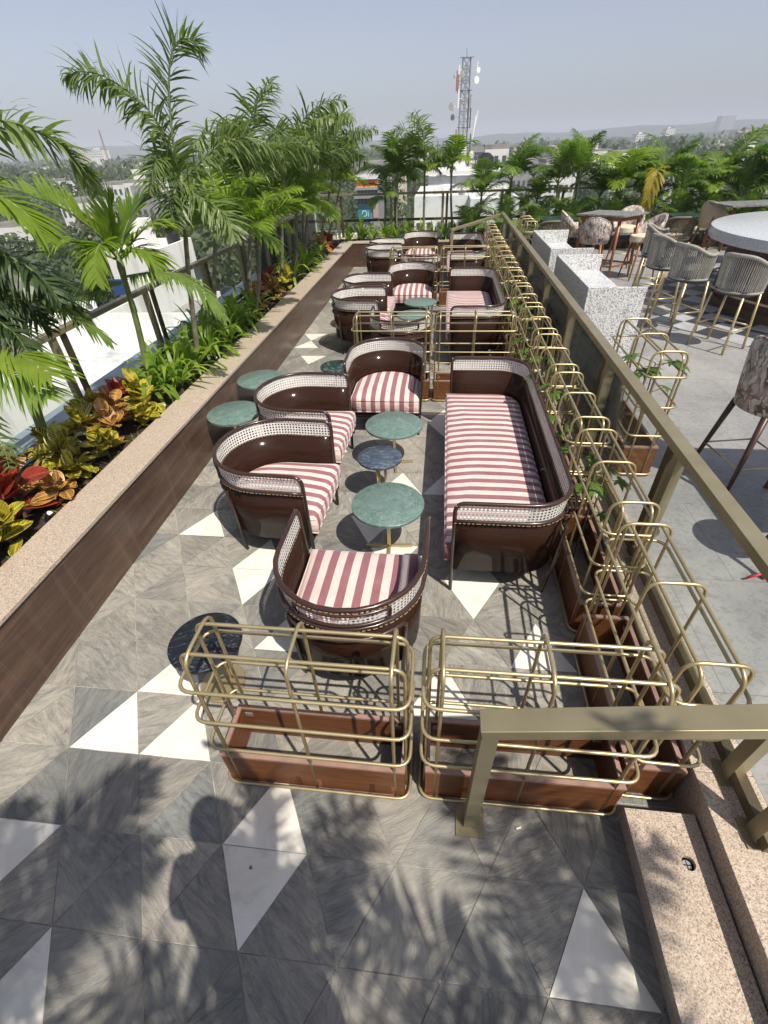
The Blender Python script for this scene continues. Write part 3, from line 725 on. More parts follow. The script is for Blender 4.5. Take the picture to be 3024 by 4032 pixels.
    m = MB(); m.tube([(x*.999, y, seat-.014) for x, y in ol], .0062, 6, True); m.tube([(x, y, seat-.138) for x, y in ol], .0045, 6, True); m.build('piping', 'striped_fabric', cu, smooth=True)
    # seat frame under the cushion
    m = MB(); inn = off(pts, .03)
    m.prism([(x, y) for x, y in inn][::-1], .225, seat-.152); m.build('seat_frame', 'brown_lacquer', t)
    m = MB(); m.tube(fillet([(-W/2+.05, D/2-.02, .235), (-W/2+.09, D/2-.0, .205), (W/2-.09, D/2-.0, .205), (W/2-.05, D/2-.02, .235)], .03, 4), .011, 8); m.build('front_stretcher', 'brown_tube', t, smooth=True)
    return t
AG = 'dark brown cane armchairs with pink striped seats'
A0 = make_tub('tub_armchair', 'brown cane armchair with its back to the nearest gold planters', 'armchair', .79, .75, .385)
A0['group'] = AG; A0.location = (1.272, 1.12, 0); A0.rotation_euler = (0, 0, R(-1))
chairs = [(.475, 2.235, R(-93), 'brown cane armchair nearest the left wall in the front seating group, facing the sofa'),
 (.46, 3.19, R(-92), 'brown cane armchair beside the two green tables at the left wall, second from the front'),
 (1.155, 4.235, R(180), 'brown cane armchair facing the camera at the far end of the front seating group'),
 (1.19, 5.58, 0, 'brown cane armchair seen from behind through the middle row of planters'),
 (.475, 6.60, R(-92), 'nearer brown cane armchair on the left side of the middle seating group'),
 (.475, 7.56, R(-92), 'farther brown cane armchair on the left side of the middle seating group'),
 (1.175, 8.51, R(180), 'brown cane armchair facing the camera behind the round green tables of the middle group'),
 (1.27, 9.72, 0, 'brown cane armchair seen from behind through the farthest row of planters'),
 (.44, 10.46, R(-92), 'nearer brown cane armchair on the left side of the farthest seating group'),
 (.43, 11.28, R(-92), 'farthest brown cane armchair on the left, close to the end wall'),
 (1.17, 12.25, R(180), 'brown cane armchair facing the camera directly before the end wall')]
for x, y, rz, lb in chairs: dup(A0, (x, y, 0), rz, lb)
S0 = make_tub('bentwood_sofa', 'nearest long brown cane sofa with pink striped seat beside the gold planters', 'sofa', 2.42, .72, .27, True)
S0['group'] = 'brown cane sofas with pink striped seats'; S0.location = (2.195, 2.82, 0); S0.rotation_euler = (0, 0, R(90))
dup(S0, (2.195, 7.08, 0), R(90), 'brown cane sofa of the middle seating group, behind the middle planters')
dup(S0, (2.205, 10.92, 0), R(90), 'farthest brown cane sofa, close to the end wall')

# ------------------------------------------------------------------ round marble tables
def make_table(name, label, top, r, h, kind):
    t = thing(name, label, 'table')
    m = MB(); m.lathe([(r-.012, h-.03), (r, h-.024), (r, h-.005), (r-.006, h)], 48); m.build('table_top', top, t, smooth=True, auto=40)
    if kind == 'cross':
        m = MB(); m.box((-.014, -.014, .02), (.014, .014, h-.031)); m.build('stem', 'gold', t, bevel=.002)
        m = MB()
        for a in (0, 90, 180, 270):
            d = Vector((math.cos(R(a)), math.sin(R(a)), 0)); m.beam(d*.0145+Vector((0,0,.012)), d*r*.68+Vector((0,0,.012)), .026, .018)
        m.build('foot_cross', 'gold', t, bevel=.002)
    else:
        m = MB(); m.lathe([(r*.66, .002), (r*.66, .014), (r*.64, .018)], 40); m.build('base_disc', 'gold', t, smooth=True, auto=40)
        for a in (20, 140, 260):
            m = MB(); x, y = .045*math.cos(R(a)), .045*math.sin(R(a)); m.tube([(x, y, .0185), (x, y, h-.031)], .011, 8); m.build('rod', 'gold', t, smooth=True)
    return t
TG = 'round green marble side tables on brass cross feet'
T0 = make_table('side_table', 'round green marble table nearest the camera, between an armchair and the sofa', 'green_marble', .268, .435, 'cross'); T0.location = (1.37, 2.06, 0); T0['group'] = TG; T0.rotation_euler = (0, 0, R(4))
dup(T0, (1.305, 3.28, 0), R(10), 'round green marble table before the armchair that faces the camera in the front group')
dup(T0, (-.325, 3.46, 0), R(-8), 'nearer of two green marble tables against the brown wall')
dup(T0, (-.325, 4.31, 0), R(20), 'farther of two green marble tables against the brown wall')
dup(T0, (1.36, 7.57, 0), R(3), 'farther round green marble table of the middle seating group'); dup(T0, (1.30, 6.83, 0), R(30), 'nearer round green marble table of the middle seating group')
dup(T0, (1.33, 10.75, 0), R(12), 'round green marble table in the farthest seating group')
T1 = make_table('side_table', 'small round navy marble table between two green marble tables', 'navy_marble', .19, .40, 'disc'); T1.location = (1.23, 2.755, 0)
T2 = make_table('side_table', 'small round black marble table on a brass disc behind the nearest left planter', 'black_marble', .195, .42, 'disc'); T2.location = (.50, .79, 0); T2.rotation_euler = (0, 0, R(25))
T3 = make_table('side_table', 'small round dark green marble table behind the second armchair on the left', 'dark_green_marble', .195, .40, 'disc'); T3.location = (.46, 4.81, 0)
T4 = dup(T3, (.15, 8.35, 0), 0, 'small round dark table behind the armchairs of the middle group')

# ------------------------------------------------------------------ upper terrace things
def granite_bench(y0, y1, label):
    x0, x1, z1, w = 3.215, 3.80, 1.26, .03
    t = thing('granite_bench', label, 'bench', (x0, y0, UZ)); H = z1-UZ; X = x1-x0; Y = y1-y0
    m = MB(); m.box((0, 0, 0), (w, Y, H)); m.build('side_slab', 'white_granite', t, bevel=.002)
    m = MB(); m.box((w+.001, 0, 0), (X, w, H)); m.build('near_slab', 'white_granite', t, bevel=.002)
    m = MB(); m.box((w+.001, Y-w, 0), (X, Y, H)); m.build('far_slab', 'white_granite', t, bevel=.002)
    m = MB(); m.box((w+.001, w+.001, 0), (X-.004, Y-w-.001, H-.19)); m.build('ledge_top', 'white_granite', t, bevel=.002)
granite_bench(4.78, 6.58, 'nearer speckled white granite bench behind the glass railing')
granite_bench(7.02, 8.78, 'farther speckled white granite bench behind the glass railing')
# bar
bc = (7.96, 7.68)
t = thing('round_bar', 'round bar with pale granite counter and dark red fluted base', 'bar', (*bc, UZ))
m = MB(); m.lathe([(2.12, .91), (2.2, .92), (2.215, .98), (2.2, 1.055), (2.16, 1.07), (1.2, 1.07)], 96); m.build('counter', 'bar_granite', t, smooth=True, auto=50)
m = MB(); m.lathe([(.95, 1.071), (1.0, 1.08), (1.0, 1.15), (.96, 1.16)], 64); m.build('upper_tier', 'bar_granite', t, smooth=True, auto=50)
m = MB(); prof = []; n = 120
vs = []; 
for z in (0.12, .909):
    for k in range(n*4):
        a = 2*math.pi*k/(n*4); rr = 1.85+.018*abs(math.sin(a*n/2)); vs.append((rr*math.cos(a), rr*math.sin(a), z))
m.add(vs, [(k, (k+1) % (n*4), n*4+(k+1) % (n*4), n*4+k) for k in range(n*4)]); m.build('fluted_base', 'maroon_flute', t, smooth=True)
m = MB(); m.lathe([(1.88, 0), (1.88, .12), (1.84, .121)], 96); m.build('plinth', 'bronze_dark', t, smooth=True, auto=40)
m = MB(); m.tube([(2.02*math.cos(R(a)), 2.02*math.sin(R(a)), .28) for a in range(0, 360, 4)], .02, 8, True); m.build('foot_rail', 'gold', t, smooth=True)
# checkered ring of floor tiles round the bar
md_, ml_ = MB(), MB(); q = .36
for i in range(-12, 12):
    for j in range(-12, 12):
        cx_, cy_ = (i+.5)*q, (j+.5)*q
        if 1.7 < math.hypot(cx_, cy_) < 3.0:
            a = R(38); P = []
            for dx, dy in ((0, 0), (q, 0), (q, q), (0, q)):
                x, y = i*q+dx, j*q+dy; P.append((bc[0]+x*math.cos(a)-y*math.sin(a), bc[1]+x*math.sin(a)+y*math.cos(a), UZ+.001))
            (md_ if (i+j) % 2 else ml_).add(P, [(0, 1, 2, 3)])
struct(md_.build('dark_floor_tiles', 'checker_dark')); struct(ml_.build('light_floor_tiles', 'checker_light'))

def make_rope_seat(name, label, cat, seat, back_h, W, D, legm, ropem, bar=True):
    """curved rope back round a seat, open to +y"""
    t = thing(name, label, cat)
    hx, hy = W/2, D/2; m = MB(); m.prism([(hx*.94*math.cos(2*math.pi*k/28)*abs(math.cos(2*math.pi*k/28))**-.25 if abs(math.cos(2*math.pi*k/28)) > .01 else 0, hy*.9*math.sin(2*math.pi*k/28)*abs(math.sin(2*math.pi*k/28))**-.25 if abs(math.sin(2*math.pi*k/28)) > .01 else 0) for k in range(28)], seat-.07, seat); m.build('seat', 'dark_seat' if bar else 'cream_seat', t, bevel=.015)
    A = [R(a) for a in range(-18, 199, 6)]
    def P(a, k, z): return Vector((hx*k*math.cos(a), -hy*k*math.sin(a)+.02, z))
    zt = lambda a: seat+back_h-(.10 if bar else .14)*max(0, abs(math.cos(a))**4)
    zb = seat-.03
    m = MB(); m.tube([P(a, 1.08, zt(a)) for a in A], .021, 8); m.build('top_rail', ropem, t, smooth=True)
    m = MB(); m.tube([P(a, 1.0, zb) for a in A], .016, 8); m.build('bottom_rail', ropem, t, smooth=True)
    rnd = random.Random(4); m = MB(); nn = 46
    for i in range(nn):
        a = A[0]+(A[-1]-A[0])*i/(nn-1); b = a+rnd.uniform(-.03, .03)
        for k in (-.006, .006):
            m.tube([P(a, 1.085+k, zt(a)), P((a+b)/2, 1.05+k, (zt(a)+zb)/2), P(b, 1.005+k, zb)], .0075, 4, cap=False)
    m.build('rope_back', ropem, t, smooth=True)
    fz = .0
    for sx, sy in ((-1, -1), (1, -1), (-1, 1), (1, 1)):
        m = MB(); m.tube([(sx*hx*.95, sy*hy*.92, 0), (sx*hx*.76, sy*hy*.74, seat-.071)], .0155, 8); m.build('leg', legm, t, smooth=True)
    if bar:
        k = .90; z = .28
        m = MB(); q = [(-hx*k, -hy*k*.97, z), (hx*k, -hy*k*.97, z), (hx*k, hy*k*.97, z), (-hx*k, hy*k*.97, z)]
        for i in range(4): m.tube([q[i], q[(i+1) % 4]], .0105, 7)
        m.build('foot_rest', legm, t, smooth=True)
    return t
RS = make_rope_seat('rope_bar_stool', 'grey rope bar stool nearest the camera at the round bar', 'bar stool', .72, .36, .50, .46, 'gold', 'rope')
RS['group'] = 'grey rope bar stools round the bar'
def face_bar(x, y): return math.atan2(bc[1]-y, bc[0]-x)-R(90)
RS.location = (5.28, 5.90, UZ); RS.rotation_euler = (0, 0, face_bar(5.28, 5.90))
dup(RS, (4.98, 6.62, UZ), face_bar(4.98, 6.62), 'second grey rope bar stool from the camera at the round bar')
dup(RS, (4.92, 7.35, UZ), face_bar(4.92, 7.35)+R(8), 'third grey rope bar stool from the camera at the round bar')
dup(RS, (5.12, 8.25, UZ), face_bar(5.12, 8.25)+R(-6), 'fourth grey rope bar stool from the camera, farthest round the bar')

def make_floral(name, label, seat, back_h, W, D, cover, legm, cat='bar stool'):
    t = thing(name, label, cat); hx, hy = W/2, D/2
    m = MB(); A = [R(a) for a in range(-25, 206, 7)]
    def ringpt(a, k, z, ins=0): return Vector(((hx*k-ins)*math.cos(a), -(hy*k-ins)*math.sin(a)+.02, z))
    zt = lambda a: seat+back_h*(.30+.70*max(0, math.sin(a))**.9 if math.sin(a) > 0 else .30)
    rows = []
    for fz, k, ins in ((0, .96, 0), (.0, .98, 0), (.35, 1.06, 0), (.75, 1.13, 0), (.95, 1.16, 0), (1.0, 1.15, .012), (1.0, 1.15, .03), (.93, 1.13, .04), (.4, 1.05, .045), (0.05, .96, .045)):
        rows.append([ringpt(a, k, seat-.09+(zt(a)-seat+.09)*fz, ins) for a in A])
    n = len(A); vs = [p for r_ in rows for p in r_]
    fs = [(r_*n+j, r_*n+j+1, (r_+1)*n+j+1, (r_+1)*n+j) for r_ in range(len(rows)-1) for j in range(n-1)]
    fs += [tuple(r_*n for r_ in range(len(rows))), tuple(r_*n+n-1 for r_ in range(len(rows)-1, -1, -1))]
    m.add(vs, fs); sh = m.build('backrest', cover, t, smooth=True)
    pp = [ringpt(a, 1.155, zt(a)+.003, .01) for a in A]; m = MB(); m.tube(pp, .008, 6); m.build('piping', cover, sh, smooth=True)
    m = MB(); m.prism([((hx-.05)*math.cos(2*math.pi*k/28), (hy-.03)*math.sin(2*math.pi*k/28)*1.08+.05) for k in range(28)], seat-.09, seat+.02); m.build('seat', 'cream_seat' if cover != 'beige_vinyl' else cover, t, bevel=.02)
    for sx, sy in ((-1, -1), (1, -1), (-1, 1), (1, 1)):
        m = MB(); m.tube([(sx*hx*.92, sy*hy*.92, 0), (sx*hx*.62, sy*hy*.6, seat-.088)], [.0125, .023], 8); m.build('leg', legm, t, smooth=True)
    m = MB(); z = .26; k = .82; q = [(-hx*k, -hy*k, z), (hx*k, -hy*k, z), (hx*k, hy*k, z), (-hx*k, hy*k, z)]
    for i in range(4): m.tube([q[i], q[(i+1) % 4]], .007, 6)
    m.build('foot_rest', 'gold', t, smooth=True)
    return t
FS = make_floral('floral_bar_stool', 'floral bar stool cut by the right edge, close to the railing', .74, .40, .50, .50, 'floral_fabric', 'dark_wood')
FS['group'] = 'floral upholstered bar stools'; FS.location = (4.08, 2.72, UZ); FS.rotation_euler = (0, 0, R(-80))
FT = make_floral('floral_bar_stool', 'floral bar stool with its back to the camera, left front of the high table', .72, .34, .50, .50, 'floral_fabric', 'walnut')
FT['group'] = 'floral upholstered bar stools'; FT.location = (4.50, 9.72, UZ); FT.rotation_euler = (0, 0, R(-22))
dup(FT, (5.45, 9.80, UZ), R(98), 'floral bar stool seen from the side, right front of the high table')
dup(FT, (4.28, 10.62, UZ), R(-100), 'floral bar stool at the left end of the high table'); dup(FT, (5.45, 10.98, UZ), R(150), 'floral bar stool behind the right corner of the high table')
m = MB(); t = thing('high_table', 'high table with grey stone top and splayed wooden legs among floral stools', 'table', (4.78, 9.98, UZ), R(-10))
tb = [(-.62, -.2), (.18, -.52), (.66, .02), (-.18, .42)]
m.prism(tb, 1.055, 1.085); m.build('table_top', 'grey_stone_top', t, bevel=.004)
m = MB(); m.prism([(x*.86, y*.86) for x, y in tb], .985, 1.054); m.build('apron', 'walnut', t)
lg = [(x*.84, y*.84) for x, y in tb]
for x, y in lg:
    m = MB(); m.tube([(x*1.02, y*1.02, 0), (x*.9, y*.9, .984)], [.018, .03], 8); m.build('leg', 'walnut', t, smooth=True)
m = MB()
for i in range(4): a, b = lg[i], lg[(i+1) % 4]; m.beam((a[0]*.99, a[1]*.99, .25), (b[0]*.99, b[1]*.99, .25), .02, .03)
m.build('stretcher', 'walnut', t)
# second high table at the right edge: only a wooden leg with ribbon shows
t = thing('high_table', 'high table at the right edge whose wooden leg has a red ribbon tied round it', 'table', (4.50, 2.15, UZ))
m = MB(); m.box((-.25, -.55, 1.055), (.75, .6, 1.085)); m.build('table_top', 'grey_stone_top', t, bevel=.004)
for x, y in ((-.20, -.48), (-.16, .50), (.68, -.48), (.68, .5)):
    m = MB(); m.tube([(x*1.25 if x < 0 else x*1.05, y, 0), (x, y*.9, 1.054)], [.018, .034], 8); m.build('leg', 'walnut', t, smooth=True)
t2 = thing('bar_stool', 'dark wooden stool leg with red ribbon tied round its foot at the right edge', 'stool', (4.02, 1.72, UZ))
m = MB(); m.lathe([(.02, .60), (.19, .61), (.20, .65), (.17, .68)], 28); m.build('seat', 'cream_seat', t2, smooth=True, auto=40)
for a in (20, 110, 200, 290):
    m = MB(); x, y = math.cos(R(a)), math.sin(R(a)); m.tube([(x*.26, y*.26, 0), (x*.13, y*.13, .61)], [.013, .022], 8); lg_ = m.build('leg', 'walnut', t2, smooth=True)
    if a == 200:
        m = MB(); m.tube([(x*.25, y*.25, .045), (x*.243, y*.243, .09)], .021, 10); m.tube([(x*.25, y*.25, .07), (x*.33, y*.3-.02, .06), (x*.38, y*.33, .02)], .008, 5); m.build('ribbon', 'red_ribbon', lg_, smooth=True)
# low dining group at the back
RC = make_rope_seat('rope_dining_chair', 'brown rope dining chair with its back to the camera before the left low table', 'chair', .44, .36, .62, .58, 'dark_wood', 'rope_brown', False)
RC['group'] = 'brown rope dining chairs'; RC.location = (4.05, 11.60, UZ); RC.rotation_euler = (0, 0, 0)
dup(RC, (3.95, 12.95, UZ), R(180), 'brown rope dining chair behind the left low table, left of two'); dup(RC, (4.65, 13.0, UZ), R(180), 'brown rope dining chair behind the left low table, right of two')
dup(RC, (6.95, 13.05, UZ), R(180), 'left of two brown rope chairs behind the dark table near the bar'); dup(RC, (7.75, 13.1, UZ), R(180), 'right of two brown rope chairs behind the dark table near the bar')
dup(RC, (6.75, 11.75, UZ), R(-8), 'brown rope chair with its back to the camera, before the dark table near the bar')
def low_table(x, y, w, d, h, label):
    t = thing('dining_table', label, 'table', (x, y, UZ))
    m = MB(); m.box((-w/2, -d/2, h-.03), (w/2, d/2, h)); m.build('table_top', 'dark_green_marble', t, bevel=.004)
    m = MB(); m.tube([(0, 0, .02), (0, 0, h-.031)], .035, 10); m.build('pedestal', 'bronze_dark', t, smooth=True)
    m = MB(); m.box((-.22, -.22, 0), (.22, .22, .019)); m.build('base_plate', 'bronze_dark', t)
low_table(4.3, 12.4, .8, .75, .75, 'low dark table between rope chairs, left of the floral stools'); low_table(7.2, 12.45, .9, .8, .75, 'low dark table between rope chairs near the yellow palm')
BV = make_floral('beige_bar_stool', 'beige upholstered stool behind the round bar counter', .72, .38, .52, .5, 'beige_vinyl', 'walnut'); BV.location = (7.25, 11.35, UZ); BV.rotation_euler = (0, 0, R(-60))
t = thing('high_table', 'high grey stone table beyond the bar at the right edge', 'table', (7.75, 10.95, UZ), R(8))
m = MB(); m.box((-.7, -.38, 1.055), (.9, .38, 1.085)); m.build('table_top', 'grey_stone_top', t, bevel=.004)
for x, y in ((-.6, -.3), (.8, -.3), (-.6, .3), (.8, .3)):
    m = MB(); m.tube([(x, y, 0), (x*.94, y*.9, 1.054)], [.018, .03], 8); m.build('leg', 'walnut', t, smooth=True)
# ------------------------------------------------------------------ vegetation
Z = Vector((0, 0, 1))
def bez(pts, n):
    """smooth (Catmull-Rom) resampling of a polyline"""
    pts = [Vector(p) for p in pts]
    if len(pts) == 2: return [pts[0].lerp(pts[1], i/n) for i in range(n+1)]
    ext = [pts[0]*2-pts[1]]+pts+[pts[-1]*2-pts[-2]]; out = []; k = len(pts)-1
    for i in range(n+1):
        u = i/n*k; j = min(int(u), k-1); f = u-j; a, b, c, d = ext[j:j+4]
        out.append(.5*((2*b)+(c-a)*f+(2*a-5*b+4*c-d)*f*f+(3*b-a-3*c+d)*f**3))
    return out
def leaflet(m, base, d, ln, w, droop, rnd, nrm, mi=0, segs=3):
    """narrow blade with a shallow fold, bending under its own weight"""
    d = d.normalized(); sd = d.cross(nrm); sd = sd.normalized() if sd.length > 1e-4 else d.orthogonal().normalized()
    p = base.copy(); vs = []; st = ln/segs; wd = [.45, 1., .8, .5, .3]
    for i in range(segs+1):
        if i == segs: vs.append(p.copy())
        else:
            ww = w*wd[min(4, int(i*4/segs))]*.5; vs += [p-sd*ww, p+sd*ww]
        d = (d-Z*droop/segs*(1+i*.5)).normalized(); p = p+d*st
    fs = [(2*i, 2*i+1, 2*i+3, 2*i+2) for i in range(segs-1)]+[(2*segs-2, 2*segs-1, 2*segs)]
    m.add(vs, fs, mi)
def frond_into(m, path, L_, n, w, style, rnd, segs=3, bare=.12, droop=.5):
    pts = bez(path, 26); k = len(pts)-1
    m.tube(pts, [max(.0025, .013*(1-i/k)**.8) for i in range(k+1)], 5, False, 1)
    for i in range(n):
        t = bare+(1-bare)*(i+rnd.random()*.7)/n; u = min(t, .999)*k; j = int(u); f = u-j
        p = pts[j].lerp(pts[j+1], f); T = (pts[j+1]-pts[j]).normalized()
        sd = T.cross(Z); sd = sd.normalized() if sd.length > .1 else T.orthogonal().normalized()
        up = sd.cross(T).normalized()
        ll = L_*(.45+.62*math.sin(math.pi*(.16+.80*t)))*rnd.uniform(.85, 1.08)*(1-.45*max(0, t-.8)/.2)
        for s in (-1, 1):
            if style == 'fox': a = rnd.uniform(-.95, 1.15); fw = rnd.uniform(.45, .8); dr = rnd.uniform(.35, 1.)*droop*1.3
            elif style == 'sweep': a = rnd.uniform(.0, .35); fw = rnd.uniform(1.6, 2.6); dr = droop*rnd.uniform(.5, 1.2)
            elif style == 'fan': a = rnd.uniform(.25, .6); fw = .95; dr = droop*rnd.uniform(.5, 1.)
            else: a = rnd.uniform(.1, .5); fw = rnd.uniform(.6, .8)+.5*t; dr = droop*rnd.uniform(.7, 1.3)
            d = sd*s*math.cos(a)+up*math.sin(a)+T*fw
            leaflet(m, p, d, ll, w*rnd.uniform(.8, 1.15), dr, rnd, up, 0, segs)
def arc_path(ln, elev, bend, n=7):
    """frond rachis in the xz plane leaving the crown at an elevation and arching over"""
    p = Vector((0, 0, 0)); a = elev; out = [p.copy()]
    for i in range(n):
        p = p+Vector((math.cos(a), 0, math.sin(a)))*ln/n; a -= bend/n*(.5+i/n); out.append(p.copy())
    return out
FR = {}
def protos(key, specs, leafmat, stem, L_, n, w, style, droop, segs=3):
    FR[key] = []
    for i, (ln, el, bd) in enumerate(specs):
        rnd = random.Random(hash(key) % 1000+i*17 if False else len(key)*31+i*17); m = MB()
        frond_into(m, arc_path(ln, R(el), R(bd)), L_, n, w, style, rnd, segs, .14, droop); FR[key].append(m.mesh('frond', [leafmat, stem]))
protos('fox', [(1.3, 68, 125), (1.25, 52, 130), (1.2, 36, 120), (1.3, 76, 95), (1.1, 18, 100)], 'foxtail_leaf', 'green_trunk', .36, 62, .027, 'fox', .75)
protos('palm', [(1.25, 68, 90), (1.2, 50, 100), (1.1, 36, 95), (1.2, 75, 70), (1.0, 18, 80)], 'palm_leaf', 'green_trunk', .40, 50, .032, 'pin', .75)
protos('areca', [(1.2, 72, 80), (1.15, 58, 95), (1.05, 44, 100), (1.0, 80, 60)], 'palm_leaf', 'green_trunk', .34, 56, .021, 'pin', .65)
protos('lime', [(1.15, 62, 100), (1.05, 46, 105), (1.1, 74, 80), (.95, 28, 90)], 'lime_leaf', 'green_trunk', .40, 26, .048, 'pin', .55)
def crown(t, key, rnd, n, c, sc=1., first=0., spread=None):
    """fronds of one palm: linked copies of the prototypes, each an object of its own"""
    for i in range(n):
        me = FR[key][i % len(FR[key])]; o = bpy.data.objects.new('frond', me); C.objects.link(o); o.parent = t; o.location = c
        a = first+2.4*i+rnd.uniform(-.25, .25)
        if spread: a = rnd.uniform(*spread)
        o.rotation_euler = (rnd.uniform(-.25, .25), rnd.uniform(-.18, .22), a); s = sc*rnd.uniform(.85, 1.12); o.scale = (s, s, s)
def palm(name, label, base, top, key, n, sc=1., trunkr=.03, seed=1, group=None, spread=None, tm='palm_trunk', cat='palm', extra=None):
    base = Vector(base); top = Vector(top)-base; t = thing(name, label, cat, base, 0, group); rnd = random.Random(seed)
    mid = top*.5+Vector((rnd.uniform(-.04, .04), rnd.uniform(-.04, .04), 0))
    pts = bez([Vector((0, 0, 0)), mid, top], 10); m = MB()
    m.tube(pts, [trunkr*(1.25 if i == 0 else 1-.35*i/10) for i in range(11)], 9); m.build('trunk', tm, t, smooth=True)
    m = MB(); q = (top-mid).normalized(); m.tube([top-q*.16, top-q*.05, top+q*.06], [trunkr*.75, trunkr*1.0, trunkr*.6], 8); m.build('crownshaft', 'green_trunk', t, smooth=True)
    crown(t, key, rnd, n, top, sc, rnd.uniform(0, 6), spread)
    return t
def frond(t, path, key_mat, L_, n, w, style, droop, seed, bare=.1, segs=4):
    """a hand placed frond given by world points"""
    m = MB(); o0 = Vector(t.location); frond_into(m, [Vector(p)-o0 for p in path], L_, n, w, style, random.Random(seed), segs, bare, droop)
    return m.build('frond', [key_mat, 'green_trunk'], t)
LG = 'palms in the left planter bed'
def imgpath(pts, Y, dy=0.):
    k = len(pts)-1
    return [aty(x, y, Y+dy*i/k) for i, (x, y) in enumerate(pts)]
# the tall foxtail palm
Y = 4.55
t = palm('foxtail_palm', 'tallest foxtail palm, one frond straight up and one arching left against the sky', (-1.15, Y, .5), aty(392, 395, Y), 'fox', 0, 1, .032, 3, LG)
frond(t, imgpath([(392,395),(378,330),(368,250),(365,170),(372,110),(390,85),(418,88),(440,112)], Y, .15), 'foxtail_leaf', .33, 84, .023, 'fox', .28, 11, .06)
frond(t, imgpath([(390,400),(372,330),(330,250),(285,205),(225,165),(170,155),(140,168)], Y, -.25), 'foxtail_leaf', .33, 84, .028, 'fox', .62, 12, .06)
frond(t, imgpath([(390,395),(360,360),(338,345),(328,380),(325,420)], Y, -.4), 'foxtail_leaf', .28, 50, .025, 'fox', .5, 13, .05)
frond(t, imgpath([(395,392),(430,352),(478,312),(530,298),(580,312),(618,355)], Y, .3), 'foxtail_leaf', .30, 66, .027, 'fox', .75, 14, .06)
frond(t, imgpath([(395,395),(420,420),(455,440),(490,470),(510,520)], Y, -.3), 'foxtail_leaf', .28, 54, .025, 'fox', .5, 15, .05)
frond(t, imgpath([(390,398),(375,420),(370,450),(378,490)], Y, -.4), 'foxtail_leaf', .26, 40, .025, 'fox', .5, 16, .05)
# lime green palm
Y = 4.02
t = palm('areca_palm', 'bright lime green young palm before the white roof', (-1.5, Y, .46), aty(258, 565, Y), 'lime', 0, 1, .036, 5, LG, tm='green_trunk')
for i, (p, dy, dr, LL) in enumerate((([(256,560),(215,510),(165,470),(95,430),(-20,395)], -.2, .25, .42), ([(256,560),(244,505),(240,460),(247,425)], .1, .12, .36), ([(258,560),(300,505),(330,485),(362,488)], .2, .4, .33),
      ([(256,560),(232,535),(215,530),(205,560),(208,610)], -.45, .5, .34), ([(258,562),(285,540),(318,545),(345,590)], -.1, .6, .33), ([(256,562),(200,540),(150,520),(95,540)], -.3, .5, .34), ([(258,558),(270,500),(290,455),(322,425)], .35, .2, .34))):
    frond(t, imgpath(p, Y, dy), 'lime_leaf', LL, 26, .045, 'fan' if i < 2 else 'pin', dr, 21+i, .12)
for i, (p, dy, dr) in enumerate((([(262,600),(300,592),(350,588),(400,600),(450,640),(488,690)], -.25, .85), ([(262,610),(200,612),(140,618),(70,612),(-10,600)], -.35, .75), ([(262,612),(215,625),(160,650),(110,700)], -.4, .7))):
    frond(t, imgpath(p, Y, dy), 'palm_leaf', .25, 40, .030, 'pin', dr, 31+i, .12)
# near palm leaning out of the picture on the left
Y = 2.45
t = palm('foxtail_palm', 'palm at the left edge whose dark fronds hang into the picture', (-1.58, Y, .46), aty(-60, 560, Y), 'fox', 0, 1, .042, 6, LG, tm='green_trunk')
frond(t, imgpath([(-60,545),(-75,420),(-50,300),(0,262),(70,280),(130,315),(180,365),(208,415)], Y, .3), 'foxtail_leaf', .23, 78, .034, 'fox', .6, 41, .05)
frond(t, imgpath([(-60,550),(-80,470),(-60,420),(0,425),(60,465),(95,510)], Y, .0), 'lime_leaf', .32, 34, .040, 'pin', .5, 42, .1)
frond(t, imgpath([(-70,600),(-50,690),(0,740),(60,775),(110,810)], Y, -.5), 'lime_leaf', .46, 34, .024, 'sweep', .28, 43, .2)
frond(t, imgpath([(-75,600),(-60,720),(-10,780),(50,825),(100,860)], Y, -.6), 'palm_leaf', .42, 32, .022, 'sweep', .32, 44, .2)
for q_, (pp, sd_) in enumerate((([(-60,555),(-30,570),(40,590),(110,620),(160,660),(190,705)], 47), ([(-60,560),(-40,610),(10,640),(60,665),(110,715)], 48), ([(-60,550),(-20,545),(30,560),(90,600),(130,650)], 49), ([(-60,560),(-50,630),(-20,680),(30,720),(60,760)], 50))):
    frond(t, imgpath(pp, Y, .15-.15*q_), 'dark_frond', .24, 46, .030, 'fox', .7, sd_, .08)
frond(t, imgpath([(-60,555),(-20,600),(50,620),(120,650),(190,700),(240,740)], Y, .1), 'palm_leaf', .24, 36, .028, 'pin', .7, 45, .1)
frond(t, imgpath([(-60,570),(-60,800),(-30,900),(5,960),(20,1010)], Y, -.75), 'foxtail_leaf', .16, 30, .022, 'fox', .5, 46, .1)
